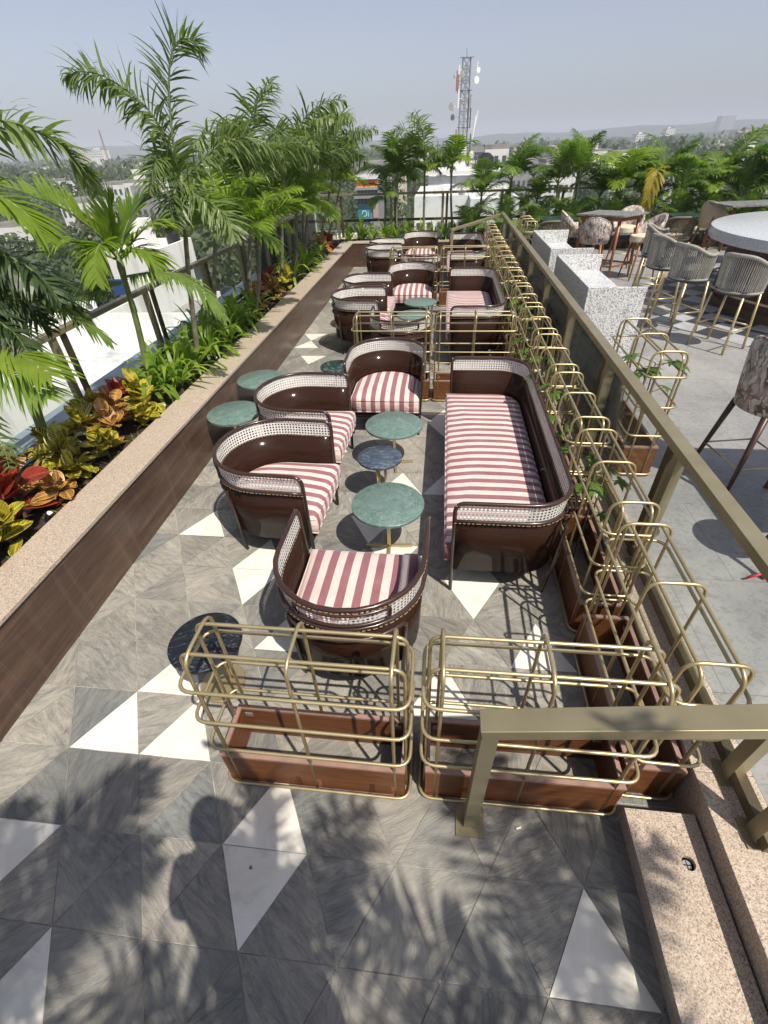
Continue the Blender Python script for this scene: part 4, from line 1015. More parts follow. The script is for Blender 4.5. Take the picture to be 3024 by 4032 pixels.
# rest of the left bed
for i, (bx, by, cx_, cy_, Y, key, n, sc, lb) in enumerate((
    (-1.3, 5.4, 465, 500, 5.4, 'lime', 8, .85, 'short lime palm just beyond the tallest foxtail palm'),
    (-1.25, 6.6, 540, 400, 6.6, 'fox', 9, .95, 'dense foxtail palm with drooping brush fronds right of the tallest palm'),
    (-1.4, 7.2, 520, 500, 7.2, 'lime', 9, 1.0, 'yellow green palm with fronds bending over the glossy bed, fifth from the front'),
    (-1.2, 8.3, 612, 385, 8.3, 'fox', 9, 1.05, 'foxtail palm with a pale curved tip, left of the sky gap'),
    (-1.5, 9.3, 588, 445, 9.3, 'lime', 9, 1.0, 'lime palm crowded between two foxtail palms on the left'),
    (-1.2, 9.9, 672, 380, 9.9, 'fox', 9, 1.05, 'foxtail palm with upright tips nearest the middle of the left bed'),
    (-1.35, 10.7, 655, 440, 10.7, 'lime', 9, 1.0, 'pale lime palm low in the far part of the left bed'),
    (-1.25, 11.6, 722, 372, 11.6, 'fox', 9, 1.05, 'foxtail palm next to the far corner of the left bed'),
    (-1.05, 6.3, 560, 500, 6.3, 'lime', 7, .75, 'low lime palm leaning over the coping in the middle of the left bed'), (-1.1, 8.9, 640, 465, 8.9, 'lime', 8, .85, 'bright lime palm in front of the foxtail palms, nearer the coping'),
    (-1.3, 12.5, 735, 400, 12.5, 'lime', 8, .85, 'lime palm in the far left corner of the beds'))):
    palm('foxtail_palm' if key == 'fox' else 'areca_palm', lb, (bx, by, .46), aty(cx_, cy_, Y), key, n, sc, .032, 60+i, LG)
# back bed palms
BG = 'palms along the end railing'
for i, (px, Y, cy_, base, key, n, sc, lb) in enumerate((
    (858, 13.4, 390, (.48, 13.4, .46), 'palm', 9, .95, 'broad leaved palm with hanging fronds in the end bed, left of the slim tall palm'),
    (918, 13.35, 352, (1.17, 13.35, .46), 'fox', 6, .95, 'slim tall palm of the end bed with a curled top frond'),
    (975, 13.4, 365, (1.95, 13.4, .46), 'lime', 7, .8, 'palm with yellowish hanging leaves under the telecom tower'),
    (832, 13.5, 425, (.15, 13.5, .46), 'palm', 6, .6, 'low dark palm right of the orange shop sign'))):
    palm('foxtail_palm' if key == 'fox' else 'areca_palm', lb, base, aty(px, cy_, Y), key, n, sc, .034, 80+i, BG)
t = bpy.data.objects.get('foxtail_palm.007')
HG = 'hedge palms behind the bar terrace'
hedge = [(1040, 400, 'areca'), (1105, 362, 'palm'), (1160, 405, 'areca'), (1205, 372, 'areca'), (1248, 362, 'palm'), (1295, 400, 'areca'), (1340, 372, 'areca'), (1385, 400, 'areca'), (1430, 372, 'palm'), (1470, 395, 'areca'), (1512, 400, 'areca'), (1555, 362, 'palm'), (1600, 395, 'areca'), (1640, 385, 'palm'), (1690, 372, 'palm'), (1740, 395, 'areca')]
for i, (px, cy_, key) in enumerate(hedge):
    Y = 13.45+.25*((i*7) % 3-1); c = aty(px, cy_+26, Y)
    palm('hedge_palm', '%s palm from the left in the hedge behind the bar terrace' % ORD[i], (c.x+.02, Y, UZ), c, key if i % 2 else 'lime' if i % 4 else 'areca', 8, 1.0 if key == 'palm' else .9, .03, 100+i, HG)
# bushy lower stems of the hedge (areca clumps)
for i in range(14):
    x = 2.4+i*.78; Y = 13.0
    t = thing('areca_clump', '%s low areca clump from the left at the foot of the hedge' % ORD[i], 'palm', (x, Y, UZ), 0, 'low areca clumps at the foot of the hedge'); rnd = random.Random(300+i)
    m = MB()
    for q in range(5):
        a = rnd.uniform(0, 6.28); m.tube([(0, 0, 0), (.07*math.cos(a), .07*math.sin(a), .35), (.16*math.cos(a), .16*math.sin(a), .6)], [.014, .01, .006], 5)
    m.build('stems', 'green_trunk', t)
    crown(t, 'areca', rnd, 9, Vector((0, 0, .42)), .80)
# one yellow frond
t = bpy.data.objects['hedge_palm.007'] if 'hedge_palm.007' in bpy.data.objects else bpy.data.objects['hedge_palm']
yp = palm('hedge_palm', 'small palm with one withered yellow frond behind the floral stools', (6.35, 12.75, UZ), (6.3, 12.75, 1.55), 'areca', 4, .7, .025, 140, HG)
frond(yp, [(6.3, 12.75, 1.5), (6.28, 12.6, 1.85), (6.25, 12.45, 1.8), (6.2, 12.35, 1.45), (6.15, 12.3, 1.05)], 'yellow_leaf', .34, 24, .042, 'pin', .6, 5, .2)
# palms behind the camera, whose shadows fall over the near paving
for i, (b, c, key, n, sc) in enumerate((((3.8, -2.0, .28), (3.70, -1.85, 3.05), 'fox', 7, .82), ((2.7, -2.2, .3), (2.68, -2.1, 3.2), 'fox', 7, .85), ((1.45, -2.2, .3), (1.5, -2.1, 3.1), 'palm', 6, .8), ((.4, -2.2, .3), (.5, -2.05, 2.9), 'fox', 7, .8), ((2.0, -3.2, .3), (2.0, -3.1, 3.4), 'fox', 8, 1.0))):
    palm('potted_palm', ['palm behind the camera nearest the bar terrace', 'palm behind the camera, second from the bar terrace', 'broad leaved palm behind the photographer', 'palm behind the camera towards the left wall', 'tallest palm far behind the camera'][i], b, c, key, n, sc, .034, 150+i, 'palms behind the camera')

# strap leaved lilies
def lily_mesh(seed, n=26, ln=.52, w=.044):
    rnd = random.Random(seed); m = MB()
    for i in range(n):
        a = rnd.uniform(0, 6.28); el = rnd.uniform(.75, 1.5); d = Vector((math.cos(a)*math.cos(el), math.sin(a)*math.cos(el), math.sin(el)))
        nrm = Vector((-math.cos(a)*math.sin(el), -math.sin(a)*math.sin(el), math.cos(el)))
        leaflet(m, Vector((.025*math.cos(a), .025*math.sin(a), .05)), d, ln*rnd.uniform(.7, 1.2), w*rnd.uniform(.8, 1.2), rnd.uniform(.5, 1.5), rnd, nrm, 0, 7)
    return m.mesh('leaves', ['lily_leaf'])
def stalk_mesh(seed):
    rnd = random.Random(seed); m = MB()
    for i in range(3): a = rnd.uniform(0, 6.28); m.tube([(.02*math.cos(a), .02*math.sin(a), -.02), (.03*math.cos(a), .03*math.sin(a), .07), (.02*math.cos(a), .02*math.sin(a), .14)], [.02, .017, .013], 6)
    return m.mesh('stalk', ['stem'])
LM = [lily_mesh(i) for i in range(5)]; SM = [stalk_mesh(i) for i in range(3)]
def lily(loc, label, i, sc=1., group='strap leaved lilies in the left bed'):
    t = thing('spider_lily', label, 'plant', loc, i*1.3, group, sc)
    for nm, me in (('leaves', LM[i % 5]), ('stalk', SM[i % 3])): o = bpy.data.objects.new(nm, me); C.objects.link(o); o.parent = t
rnd = random.Random(9); li = 0
spots = [(-1.22, 3.62), (-1.07, 3.86), (-1.3, 3.98), (-1.06, 4.22), (-1.28, 4.42), (-1.05, 4.75), (-1.25, 5.0), (-1.04, 5.3), (-1.3, 5.5), (-1.1, 5.8), (-1.28, 6.15), (-1.08, 6.45), (-1.1, 8.75), (-1.3, 9.0), (-1.08, 9.45), (-1.12, 10.15), (-1.3, 10.5), (-1.1, 11.2)]
for i, (x, y) in enumerate(spots): lily((x, y, .47), '%s strap leaved green lily clump from the near end of the left bed' % ORD[i], i, rnd.uniform(.95, 1.2))
for i in range(13):
    lily((-.75+i*.31, 13.15+.2*(i % 2), .47), '%s lily clump from the left behind the end wall' % ORD[i], i+3, rnd.uniform(.95, 1.2), 'lily clumps behind the end wall')

# crotons
def croton_mesh(seed, n=26, ln=.185):
    rnd = random.Random(seed); m = MB()
    for i in range(n):
        a = i*2.4+rnd.uniform(-.6, .6); el = rnd.uniform(-.1, 1.35); hz = .10+.16*el/1.3+rnd.uniform(-.03, .03)
        d = Vector((math.cos(a)*math.cos(el), math.sin(a)*math.cos(el), math.sin(el))); sd = d.cross(Z).normalized(); nr = sd.cross(d).normalized()
        ro = rnd.uniform(-.55, .55); sd, nr = sd*math.cos(ro)+nr*math.sin(ro), nr*math.cos(ro)-sd*math.sin(ro); l = ln*rnd.uniform(.6, 1.15)*(1.15-.3*el/1.3); w = l*rnd.uniform(.27, .37); sp = rnd.uniform(.01, .09); p = Vector((sp*math.cos(a*1.7), sp*math.sin(a*1.7), hz+rnd.uniform(-.05, .06))); vs = []; uv = []
        for k in range(7):
            f = k/6; ww = w*(math.sin(math.pi*min(1, f*.93+.04))**.8 if k < 6 else .02)
            c = nr*.20*ww
            vs += [p+sd*-ww+c, p, p+sd*ww+c]; uv += [(f, -1), (f, 0), (f, 1)]
            p = p+d*l/6; d = (d-Z*.10+nr*rnd.uniform(-.04, .04)).normalized(); nr = sd.cross(d).normalized()
        m.add(vs, [q for k in range(6) for q in ((3*k, 3*k+1, 3*k+4, 3*k+3), (3*k+1, 3*k+2, 3*k+5, 3*k+4))], 0, uv)
    return m
CM = {}
for c in ('yellow', 'red', 'orange'): CM[c] = [croton_mesh(s+len(c)*10).mesh('leaves', ['croton_'+c]) for s in range(3)]
m = MB(); m.tube([(0, 0, -.02), (.01, 0, .12), (0, .01, .26)], [.012, .01, .006], 6); CS = m.mesh('stalk', ['stem'])
cro = [(-1.03, 1.05, 'yellow', 1.15, 'large yellow veined croton at the lower left edge'), (-1.06, 1.36, 'yellow', 1.1, 'yellow croton leaning over the coping, second from the lower left edge'), (-1.20, 1.66, 'red', 1.25, 'deep red croton, the darkest of the front bed'),
 (-1.42, 1.95, 'orange', 1.1, 'orange croton behind the deep red one'), (-1.02, 1.85, 'orange', .8, 'small orange croton next to the deep red one by the coping'), (-1.25, 2.25, 'yellow', 1.1, 'yellow croton beyond the deep red one'), (-1.02, 2.45, 'yellow', .85, 'small yellow green croton by the coping'),
 (-1.38, 2.72, 'yellow', 1.1, 'yellow croton under the drooping lime frond'), (-1.30, 3.05, 'orange', 1.1, 'orange yellow croton left of the first black spotlight'), (-1.12, 3.28, 'yellow', 1.1, 'yellow croton just before the strap leaved lilies'), (-1.40, 3.38, 'red', .95, 'reddish croton at the foot of the lime palm'),
 (-1.22, 1.30, 'yellow', .9, 'small yellow green croton half hidden behind the yellow ones at the lower left'), (-1.40, 1.62, 'yellow', 1.0, 'yellow croton behind the deep red croton, near the sill'), (-1.08, 2.15, 'yellow', .8, 'small yellow croton near the coping before the drooping frond'), (-1.45, 2.40, 'yellow', 1.0, 'yellow croton at the foot of the leaning trunk'),
 (-1.12, 2.75, 'orange', .95, 'orange croton between two yellow ones near the coping'), (-1.48, 3.0, 'yellow', 1.0, 'yellow croton against the railing before the lime palm'), (-1.02, 3.05, 'yellow', .75, 'small yellow croton leaning on the coping before the lilies'),
 (-1.15, 6.85, 'orange', 1.1, 'orange croton beyond the first lilies'), (-1.32, 7.2, 'red', .9, 'red croton beyond the first lilies'), (-1.1, 7.5, 'orange', 1.2, 'orange croton halfway along the left bed'), (-1.3, 7.9, 'red', 1.15, 'red croton halfway along the left bed'), (-1.12, 8.3, 'yellow', 1.1, 'yellow croton halfway along the left bed'),
 (-1.15, 11.7, 'orange', 1.2, 'orange croton near the far left corner'), (-1.12, 12.15, 'red', 1.2, 'red croton near the far left corner'), (-1.3, 12.0, 'yellow', 1.1, 'yellow croton near the far left corner')]
for i, (x, y, c, s, lb) in enumerate(cro):
    t = thing('croton', lb, 'plant', (x, y, .465), i*.9, 'crotons in the left bed', s)
    for nm, me in (('leaves', CM[c][i % 3]), ('stalk', CS)): o = bpy.data.objects.new(nm, me); C.objects.link(o); o.parent = t
# grass tufts and weeds on the soil by the coping
m = MB(); rnd = random.Random(21)
for q in range(70):
    y = rnd.uniform(.6, 12.5); x = rnd.uniform(-1.0, -.9); 
    for b in range(5):
        a = rnd.uniform(0, 6.28); leaflet(m, Vector((x, y, .47)), Vector((math.cos(a)*.6, math.sin(a)*.6, 1)), rnd.uniform(.06, .16), .006, .9, rnd, Vector((math.cos(a), math.sin(a), -.5)), 0, 4)
o = m.build('weeds', 'lily_leaf'); o['kind'] = 'stuff'; tag(o, 'thin weeds and grass blades growing along the planter coping', 'weeds')
# uplights
for i, (x, y) in enumerate(((-.97, 1.62), (-.98, 3.32), (-.97, 4.62), (-.97, 6.7))):
    t = thing('garden_spotlight', '%s small black spotlight in the soil by the coping, counted from the near end' % ORD[i], 'spotlight', (x, y, .47), 0, 'black spotlights in the left bed')
    m = MB(); m.tube([(0, 0, -.02), (0, 0, .03)], .006, 6); m.build('spike', 'black_plastic', t)
    m = MB(); m.tube([(-.015, 0, .03), (.02, .01, .085)], .026, 14); hd = m.build('lamp_head', 'black_plastic', t)
    m = MB(); m.tube([(.0202, .0101, .0852), (.0212, .0103, .0862)], .021, 14); m.build('lens', 'ceramic_white', hd)
# lobed leaf plants in the planters
def lobed_mesh(seed, n=8, big=.85):
    rnd = random.Random(seed); m = MB()
    for i in range(n):
        z = .30+.36*rnd.random(); a = rnd.uniform(0, 6.28); st = Vector((0, 0, z)); tip = st+Vector((math.cos(a), math.sin(a), rnd.uniform(.1, .6)))*rnd.uniform(.05, .13)
        m.tube([st, tip], .0022, 4, False, 1, False)
        out = Vector((math.cos(a), math.sin(a), -.25)).normalized(); sd = out.cross(Z).normalized()
        for q, ang in enumerate((-1.9, -1.0, -.45, 0, .45, 1.0, 1.9)):
            d = out*math.cos(ang)+sd*math.sin(ang); ln = (.105, .125, .14, .15, .14, .125, .105)[q]*rnd.uniform(.7, 1.0)*big*.8
            leaflet(m, tip, d, ln, ln*.42, .35, rnd, Vector((0, 0, 1)), 0, 4)
    return m.mesh('leaves', ['papaya_leaf', 'stem'])
PM = [lobed_mesh(i) for i in range(4)]
m = MB(); m.tube([(0, 0, 0), (.015, .01, .3), (0, 0, .66)], [.007, .006, .003], 6); m.tube([(0, 0, .1), (.04, .03, .26)], [.005, .003], 5); PS = m.mesh('stalk', ['stem'])
pl = [(2.76, 2.02, .0, 1.1), (2.72, 2.38, 0, 1.15), (2.76, 3.25, 0, 1.2), (2.72, 3.62, 0, 1.25), (2.76, 4.15, 0, 1.15), (2.73, 4.85, 0, 1.2), (2.75, 5.45, 0, 1.2), (2.74, 6.15, 0, 1.25), (2.75, 6.7, 0, 1.2), (2.73, 7.7, 0, 1.2), (2.75, 8.6, 0, 1.2), (2.74, 9.6, 0, 1.2), (2.74, 10.6, 0, 1.2)]
for i, (x, y, z, s) in enumerate(pl):
    t = thing('lobed_plant', '%s lobed leaf plant from the near end, growing in the planter row along the railing' % ORD[i], 'plant', (x, y, z+.02), i*1.1, 'lobed leaf plants in the planter row', s)
    for nm, me in (('leaves', PM[i % 4]), ('stalk', PS)): o = bpy.data.objects.new(nm, me); C.objects.link(o); o.parent = t
for x, y, s, lb in ((3.30, 2.95, 1.3, 'lobed leaf plant in the planter on the bar side of the railing'), (3.33, 3.45, 1.0, 'thin lobed leaf plant in the planter before the granite bench'), (3.32, 10.1, 1.3, 'lobed leaf plant in the planter behind the granite benches')):
    t = thing('lobed_plant', lb, 'plant', (x, y, UZ+.02), x*9, None, s)
    for nm, me in (('leaves', PM[int(y) % 4]), ('stalk', PS)): o = bpy.data.objects.new(nm, me); C.objects.link(o); o.parent = t
# litter on the floor
m = MB(); p = at(1115, 1790, .005); m.tube([p, p+Vector((.022, .008, 0))], .004, 7); tag(m.build('cigarette_end', 'butt_paper'), 'small pale cigarette end on the paving right of the handrail post', 'litter')
m = MB(); p = at(537, 1878, .003); m.add([p, p+Vector((.016, .004, .002)), p+Vector((.006, .016, .004))], [(0, 1, 2)]); tag(m.build('dry_leaf', 'dry_leaf'), 'tiny dry brown leaf on the white marble tile', 'litter')

# ------------------------------------------------------------------ the city below
GZ = -24.
m = MB(); m.box((-7000, -300, GZ-2), (7000, 7000, GZ)); struct(m.build('city_ground', 'city_ground'))
def hills(name, Y, depth, prof, seed):
    rnd = random.Random(seed); xs = sorted(prof); m = MB(); nx, ny = 150, 8; x0, x1 = xs[0][0], xs[-1][0]; vs = []
    def hgt(x):
        for (a, ha), (b, hb) in zip(xs, xs[1:]):
            if a <= x <= b: f = (x-a)/(b-a); f = f*f*(3-2*f); return ha+(hb-ha)*f
        return 0
    for j in range(ny+1):
        for i in range(nx+1):
            x = x0+(x1-x0)*i/nx; f = j/ny; e = math.sin(math.pi*f)
            vs.append((x, Y+depth*f, GZ-1+e*hgt(x)+e*rnd.uniform(-3, 3)+e*4*math.sin(x*.013+j)))
    m.add(vs, [(j*(nx+1)+i, j*(nx+1)+i+1, (j+1)*(nx+1)+i+1, (j+1)*(nx+1)+i) for j in range(ny) for i in range(nx)]); struct(m.build(name, 'hill_cover', smooth=True))
hills('hills', 2300, 900, [(-4500, 30), (-2200, 62), (-1500, 60), (-700, 44), (0, 40), (400, 43), (900, 52), (1500, 58), (2200, 60), (3000, 52), (4500, 40)], 2)
hills('near_hills', 1300, 600, [(-2600, 8), (-1200, 20), (-500, 8), (100, 12), (600, 24), (1100, 34), (1700, 38), (2600, 30)], 3)

FOOT = []
WIN = {}
def win_mesh(w, h):
    k = (round(w, 2), round(h, 2))
    if k not in WIN:
        m = MB(); m.box((-w/2, -.06, -h/2), (w/2, .02, h/2), 0); WIN[k] = m.mesh('window', ['window_dark'])
    return WIN[k]
def hash_(t): return sum(ord(c)*(i+3) for i, c in enumerate(t))
def building(label, xl, xr, ytop, Y, wallm, cols=0, floors=0, depth=None, roof='roof_grey', cat='building', balcony=False, tank=None, base=GZ, name='city_building', flo=3.1):
    """block whose street face spans xl..xr of the 1659 px print at distance Y with its roof at ytop"""
    a = aty(xl, ytop, Y); b = aty(xr, ytop, Y); w = b.x-a.x; zt = (a.z+b.z)/2; depth = depth or w*.8; H = zt-base
    t = thing(name, label, cat, ((a.x+b.x)/2, Y, base)); X = w/2
    FOOT.append((a.x-1, b.x+1, Y-1, Y+depth+1))
    m = MB(); m.box((-X, 0, 0), (X, depth, H)); wl = m.build('wall', wallm, t)
    m = MB(); pw = .25; ph = .8
    m.box((-X, 0, H), (X, pw, H+ph)); m.box((-X, depth-pw, H), (X, depth, H+ph)); m.box((-X, pw, H), (-X+pw, depth-pw, H+ph)); m.box((X-pw, pw, H), (X, depth-pw, H+ph))
    m.box((-X+pw, pw, H), (X-pw, depth-pw, H+.05)); m.build('roof', roof if roof != 'same' else wallm, t)
    tank = (hash_(label) % 2 == 0 and w > 5) if tank is None else tank
    if cols:
        ww = min(1.5, w/cols*.5); wh = 1.5
        me = win_mesh(ww, wh)
        for f in range(floors):
            for c in range(cols):
                o = bpy.data.objects.new('window', me); C.objects.link(o); o.parent = t; o.location = (-X+w*(c+.5)/cols, 0, H-1.9-f*flo)
            if balcony:
                m = MB(); m.box((-X*.98, -1.0, H-3.15-f*flo), (X*.98, -.005, H-3.0-f*flo)); m.box((-X*.98, -1.0, H-2.999-f*flo), (X*.98, -.9, H-2.2-f*flo)); m.build('balcony', wallm, t)
    if w > 6:
        m = MB(); m.tube([(X*.2, depth*.55, H+.051), (X*.2, depth*.55, H+2.6)], .06, 5); m.beam((X*.2-.6, depth*.55, H+2.2), (X*.2+.6, depth*.55, H+2.2), .05, .05); m.build('aerial', 'steel', t)
    if tank:
        m = MB(); m.box((-X*.55, depth*.3, H+.051), (-X*.05, depth*.8, H+3.2)); m.build('stair_tower', wallm, t)
        m = MB(); m.lathe([(.9, H+.9), (1.0, H+1.0), (1.0, H+2.1), (.5, H+2.5), (.25, H+2.55)], 16, 0, (X*.5, depth*.4)); m.build('water_tank', 'black_plastic', t, smooth=True, auto=40)
    return t
B = building
B('white four storey block right of the tallest palm trunk', 405, 480, 395, 150, 'white_wall', 6, 4, 12, balcony=True, tank=True)
B('white low block with grey roof slab left of the tallest palm', 265, 322, 395, 165, 'white_wall', 5, 2, 12, tank=True)
B('white stepped house beside the low grey roofed block', 218, 262, 400, 175, 'white_wall', 4, 2, 10)
B('white house with dark flat roof above the lime palm', 126, 182, 440, 120, 'white_wall', 5, 3, 9, roof='grey_wall')
B('beige house in front of the white house with dark roof', 160, 214, 466, 105, 'beige_wall', 4, 2, 8)
B('pale wide block half hidden by the tallest palm', 330, 400, 425, 140, 'cream_wall', 6, 3, 10)
B('white house low between the left palms', 520, 560, 445, 110, 'white_wall', 3, 3, 8, tank=True)
B('grey flat roofed house behind the tallest palm', 262, 330, 440, 118, 'grey_wall', 5, 2, 9)
B('small white house left of the tall palm far among trees', 108, 133, 392, 230, 'white_wall', 3, 2, 8)
B('white house at the left edge among dark trees', -10, 28, 492, 95, 'white_wall', 3, 2, 7)
B('long white institute on the left hill', 192, 219, 325, 900, 'white_wall', 8, 3, 20)
B('yellow block in the trees below the left hill', 258, 282, 357, 480, 'yellow_wall', 4, 3, 12)
B('pale block right of the yellow one among trees', 300, 322, 352, 520, 'white_wall', 3, 2, 12)
B('second pale block on the left hill', 160, 184, 328, 950, 'cream_wall', 6, 3, 20)
B('cream tower house seen left of the slim tall palm', 836, 858, 325, 210, 'cream_wall', 3, 5, 8, tank=True)
B('cream classical house right next to the cream tower house', 858, 875, 331, 208, 'cream_wall', 4, 4, 10)
B('small white blocks on the hill above the cream house', 864, 880, 311, 700, 'white_wall', 3, 4, 15)
B('pale blocks on the hill right of the small white ones', 884, 902, 306, 760, 'cream_wall', 3, 5, 15)
B('white house with satellite dish behind the hedge palms', 1048, 1100, 322, 130, 'white_wall', 3, 2, 9, tank=False)
B('low white roofs behind the middle hedge palms', 1272, 1322, 327, 260, 'white_wall', 6, 2, 14)
B('white roofs right of the middle hedge palms', 1333, 1396, 330, 240, 'white_wall', 7, 2, 14)
B('white house under the middle hedge', 1180, 1250, 352, 140, 'white_wall', 6, 3, 12)
B('grey house under the middle hedge', 1110, 1165, 348, 160, 'grey_wall', 5, 3, 12)
B('white house under the right hedge', 1450, 1530, 362, 150, 'white_wall', 6, 3, 12)
B('white hillside villas on the right, left cluster', 1376, 1402, 291, 900, 'white_wall', 5, 3, 20)
B('white hillside villas on the right, right cluster', 1404, 1430, 293, 880, 'white_wall', 5, 3, 20)
B('tall white block crowning the right hill', 1441, 1460, 278, 1200, 'white_wall', 4, 6, 20)
B('small white block below the right hill crown', 1455, 1468, 300, 850, 'white_wall', 3, 3, 15)
B('hazy high rise far away on the right', 1561, 1592, 250, 2250, 'grey_wall', 7, 20, 40)
B('row of brown blocks on the far right hill', 1594, 1665, 281, 1150, 'pinkish_wall', 10, 3, 30)
B('cream stepped tower at the right edge', 1622, 1645, 293, 620, 'cream_wall', 3, 6, 14)
B('white block at the right edge behind the hedge', 1610, 1670, 330, 230, 'white_wall', 5, 3, 14)
for i, (xl, xr, yt, Y, wm, nm) in enumerate(((40, 70, 372, 380, 'cream_wall', 'cream'), (85, 104, 362, 470, 'white_wall', 'white'), (340, 358, 360, 500, 'white_wall', 'white'), (430, 452, 352, 430, 'white_wall', 'white'), (500, 520, 356, 390, 'cream_wall', 'cream'),
     (690, 720, 360, 300, 'white_wall', 'white'), (740, 765, 345, 420, 'cream_wall', 'cream'), (905, 925, 330, 340, 'white_wall', 'white'), (1110, 1130, 322, 420, 'cream_wall', 'cream'), (1215, 1240, 318, 460, 'white_wall', 'white'), (1500, 1530, 318, 480, 'white_wall', 'white'), (1545, 1568, 312, 560, 'cream_wall', 'cream'))):
    B('%s distant house among the treetops, %s of twelve from the left' % (nm, ORD[i]), xl, xr, yt, Y, wm, 3, 2, 10)
# sign building
t = B('shop building with orange sign and teal poster panel', 770, 815, 366, 75, 'grey_wall', 0, 0, 9); H = 0
Y = 75
def panel(t, name, xl, yt, xr, yb, m, off_=.08):
    a = aty(xl, yt, Y); b = aty(xr, yb, Y); mm = MB(); o0 = t.location
    mm.box((a.x-o0.x, -off_, b.z-o0.z), (b.x-o0.x, -.003, a.z-o0.z)); return mm.build(name, m, t)
panel(t, 'roof_band', 768, 378, 817, 386, 'white_wall', .5)
sg = panel(t, 'sign_panel', 770, 388, 817, 404, 'orange_panel', .15)
c = aty(793, 395.5, Y)-Vector(t.location); text('NJEEV', 'sign_letters', 1.35*(aty(800, 390, Y).z-aty(800, 402, Y).z)/1.0, 'red_letter', sg, Matrix.Translation((c.x, -.17, c.z)) @ Matrix.Rotation(R(90), 4, 'X'), .02)
panel(t, 'ledge', 768, 405, 818, 409, 'grey_wall', .6)
for i in range(6): panel(t, 'window', 772+i*7.4, 410, 778.5+i*7.4, 419, 'window_dark', .05)
panel(t, 'ledge', 766, 422, 818, 427, 'grey_wall', .8)
for i in range(6): panel(t, 'window', 772+i*7.4, 428, 778.5+i*7.4, 441, 'window_dark', .05)
tp = panel(t, 'poster_panel', 774, 444, 802, 476, 'teal_panel', .2)
c = aty(790, 462, Y)-Vector(t.location); text('Di', 'sign_letters', 1.05, 'white_paint', tp, Matrix.Translation((c.x, -.22, c.z)) @ Matrix.Rotation(R(90), 4, 'X'), .02)
panel(t, 'poster_panel', 806, 440, 818, 470, 'pinkish_wall', .2)
# white building with arched gable
Y = 62
t = B('large bright white building with curved gable and arch opening', 925, 1100, 398, Y, 'white_wall', 0, 0, 22, roof='roof_white')
a0 = aty(925, 398, Y); b0 = aty(1100, 398, Y); W_ = b0.x-a0.x; H = a0.z-GZ
m = MB(); m.box((-W_/2-.3, -.4, H+.81), (W_/2+.3, .5, H+1.15)); m.build('cornice', 'white_wall', t)
m = MB(); cx_ = aty(962, 436, Y).x-t.location.x; cz = aty(962, 436, Y).z-GZ; r = 1.15
m.add([(cx_+r*math.cos(math.pi*k/16), -.05, cz+r*math.sin(math.pi*k/16)) for k in range(17)]+[(cx_-r, -.05, cz-3), (cx_+r, -.05, cz-3)], [tuple(range(17))+(17, 18)]); m.build('arch_opening', 'window_dark', t)
m = MB(); m.tube([(cx_+(r+.3)*math.cos(math.pi*k/16), -.1, cz+(r+.3)*math.sin(math.pi*k/16)) for k in range(17)], .18, 6); m.build('arch_moulding', 'white_wall', t)
for i in range(5):
    m = MB(); x = aty(990+i*20, 440, Y).x-t.location.x; z = aty(990, 452, Y).z-GZ; m.box((x-.6, -.06, z-1), (x+.6, -.004, z+1)); m.build('window', 'window_dark', t)
# lower white annex roofs in front of it
B('low white annex with ribbed roof before the arched building', 895, 1010, 447, 48, 'white_wall', 5, 2, 12, roof='roof_white')
B('white annex roof behind the end bed, right part', 1015, 1120, 455, 44, 'white_wall', 5, 2, 12, roof='roof_white')
B('dark grey office block with pink awning behind the telecom tower', 1002, 1046, 329, 118, 'dark_wall', 4, 3, 12)
B('dark grey block left of the telecom tower', 956, 984, 325, 125, 'dark_wall', 3, 3, 10)
for i in range(4):
    p = aty(1005+i*14, 358, 110); t = thing('ac_unit', '%s white air conditioner from the left under the dark office block' % ORD[i], 'air conditioner', p, 0, 'air conditioners under the dark office block')
    m = MB(); m.box((-.5, -.2, 0), (.5, .2, .8)); m.build('casing', 'white_paint', t); m = MB(); m.tube([(0, -.21, .4), (0, -.205, .4)], .3, 14); m.build('fan_grille', 'dark_wall', t)
    m = MB(); m.box((-.5, -.2, -3), (-.44, .2, -.01)); m.box((.44, -.2, -3), (.5, .2, -.01)); m.build('bracket', 'steel', t)
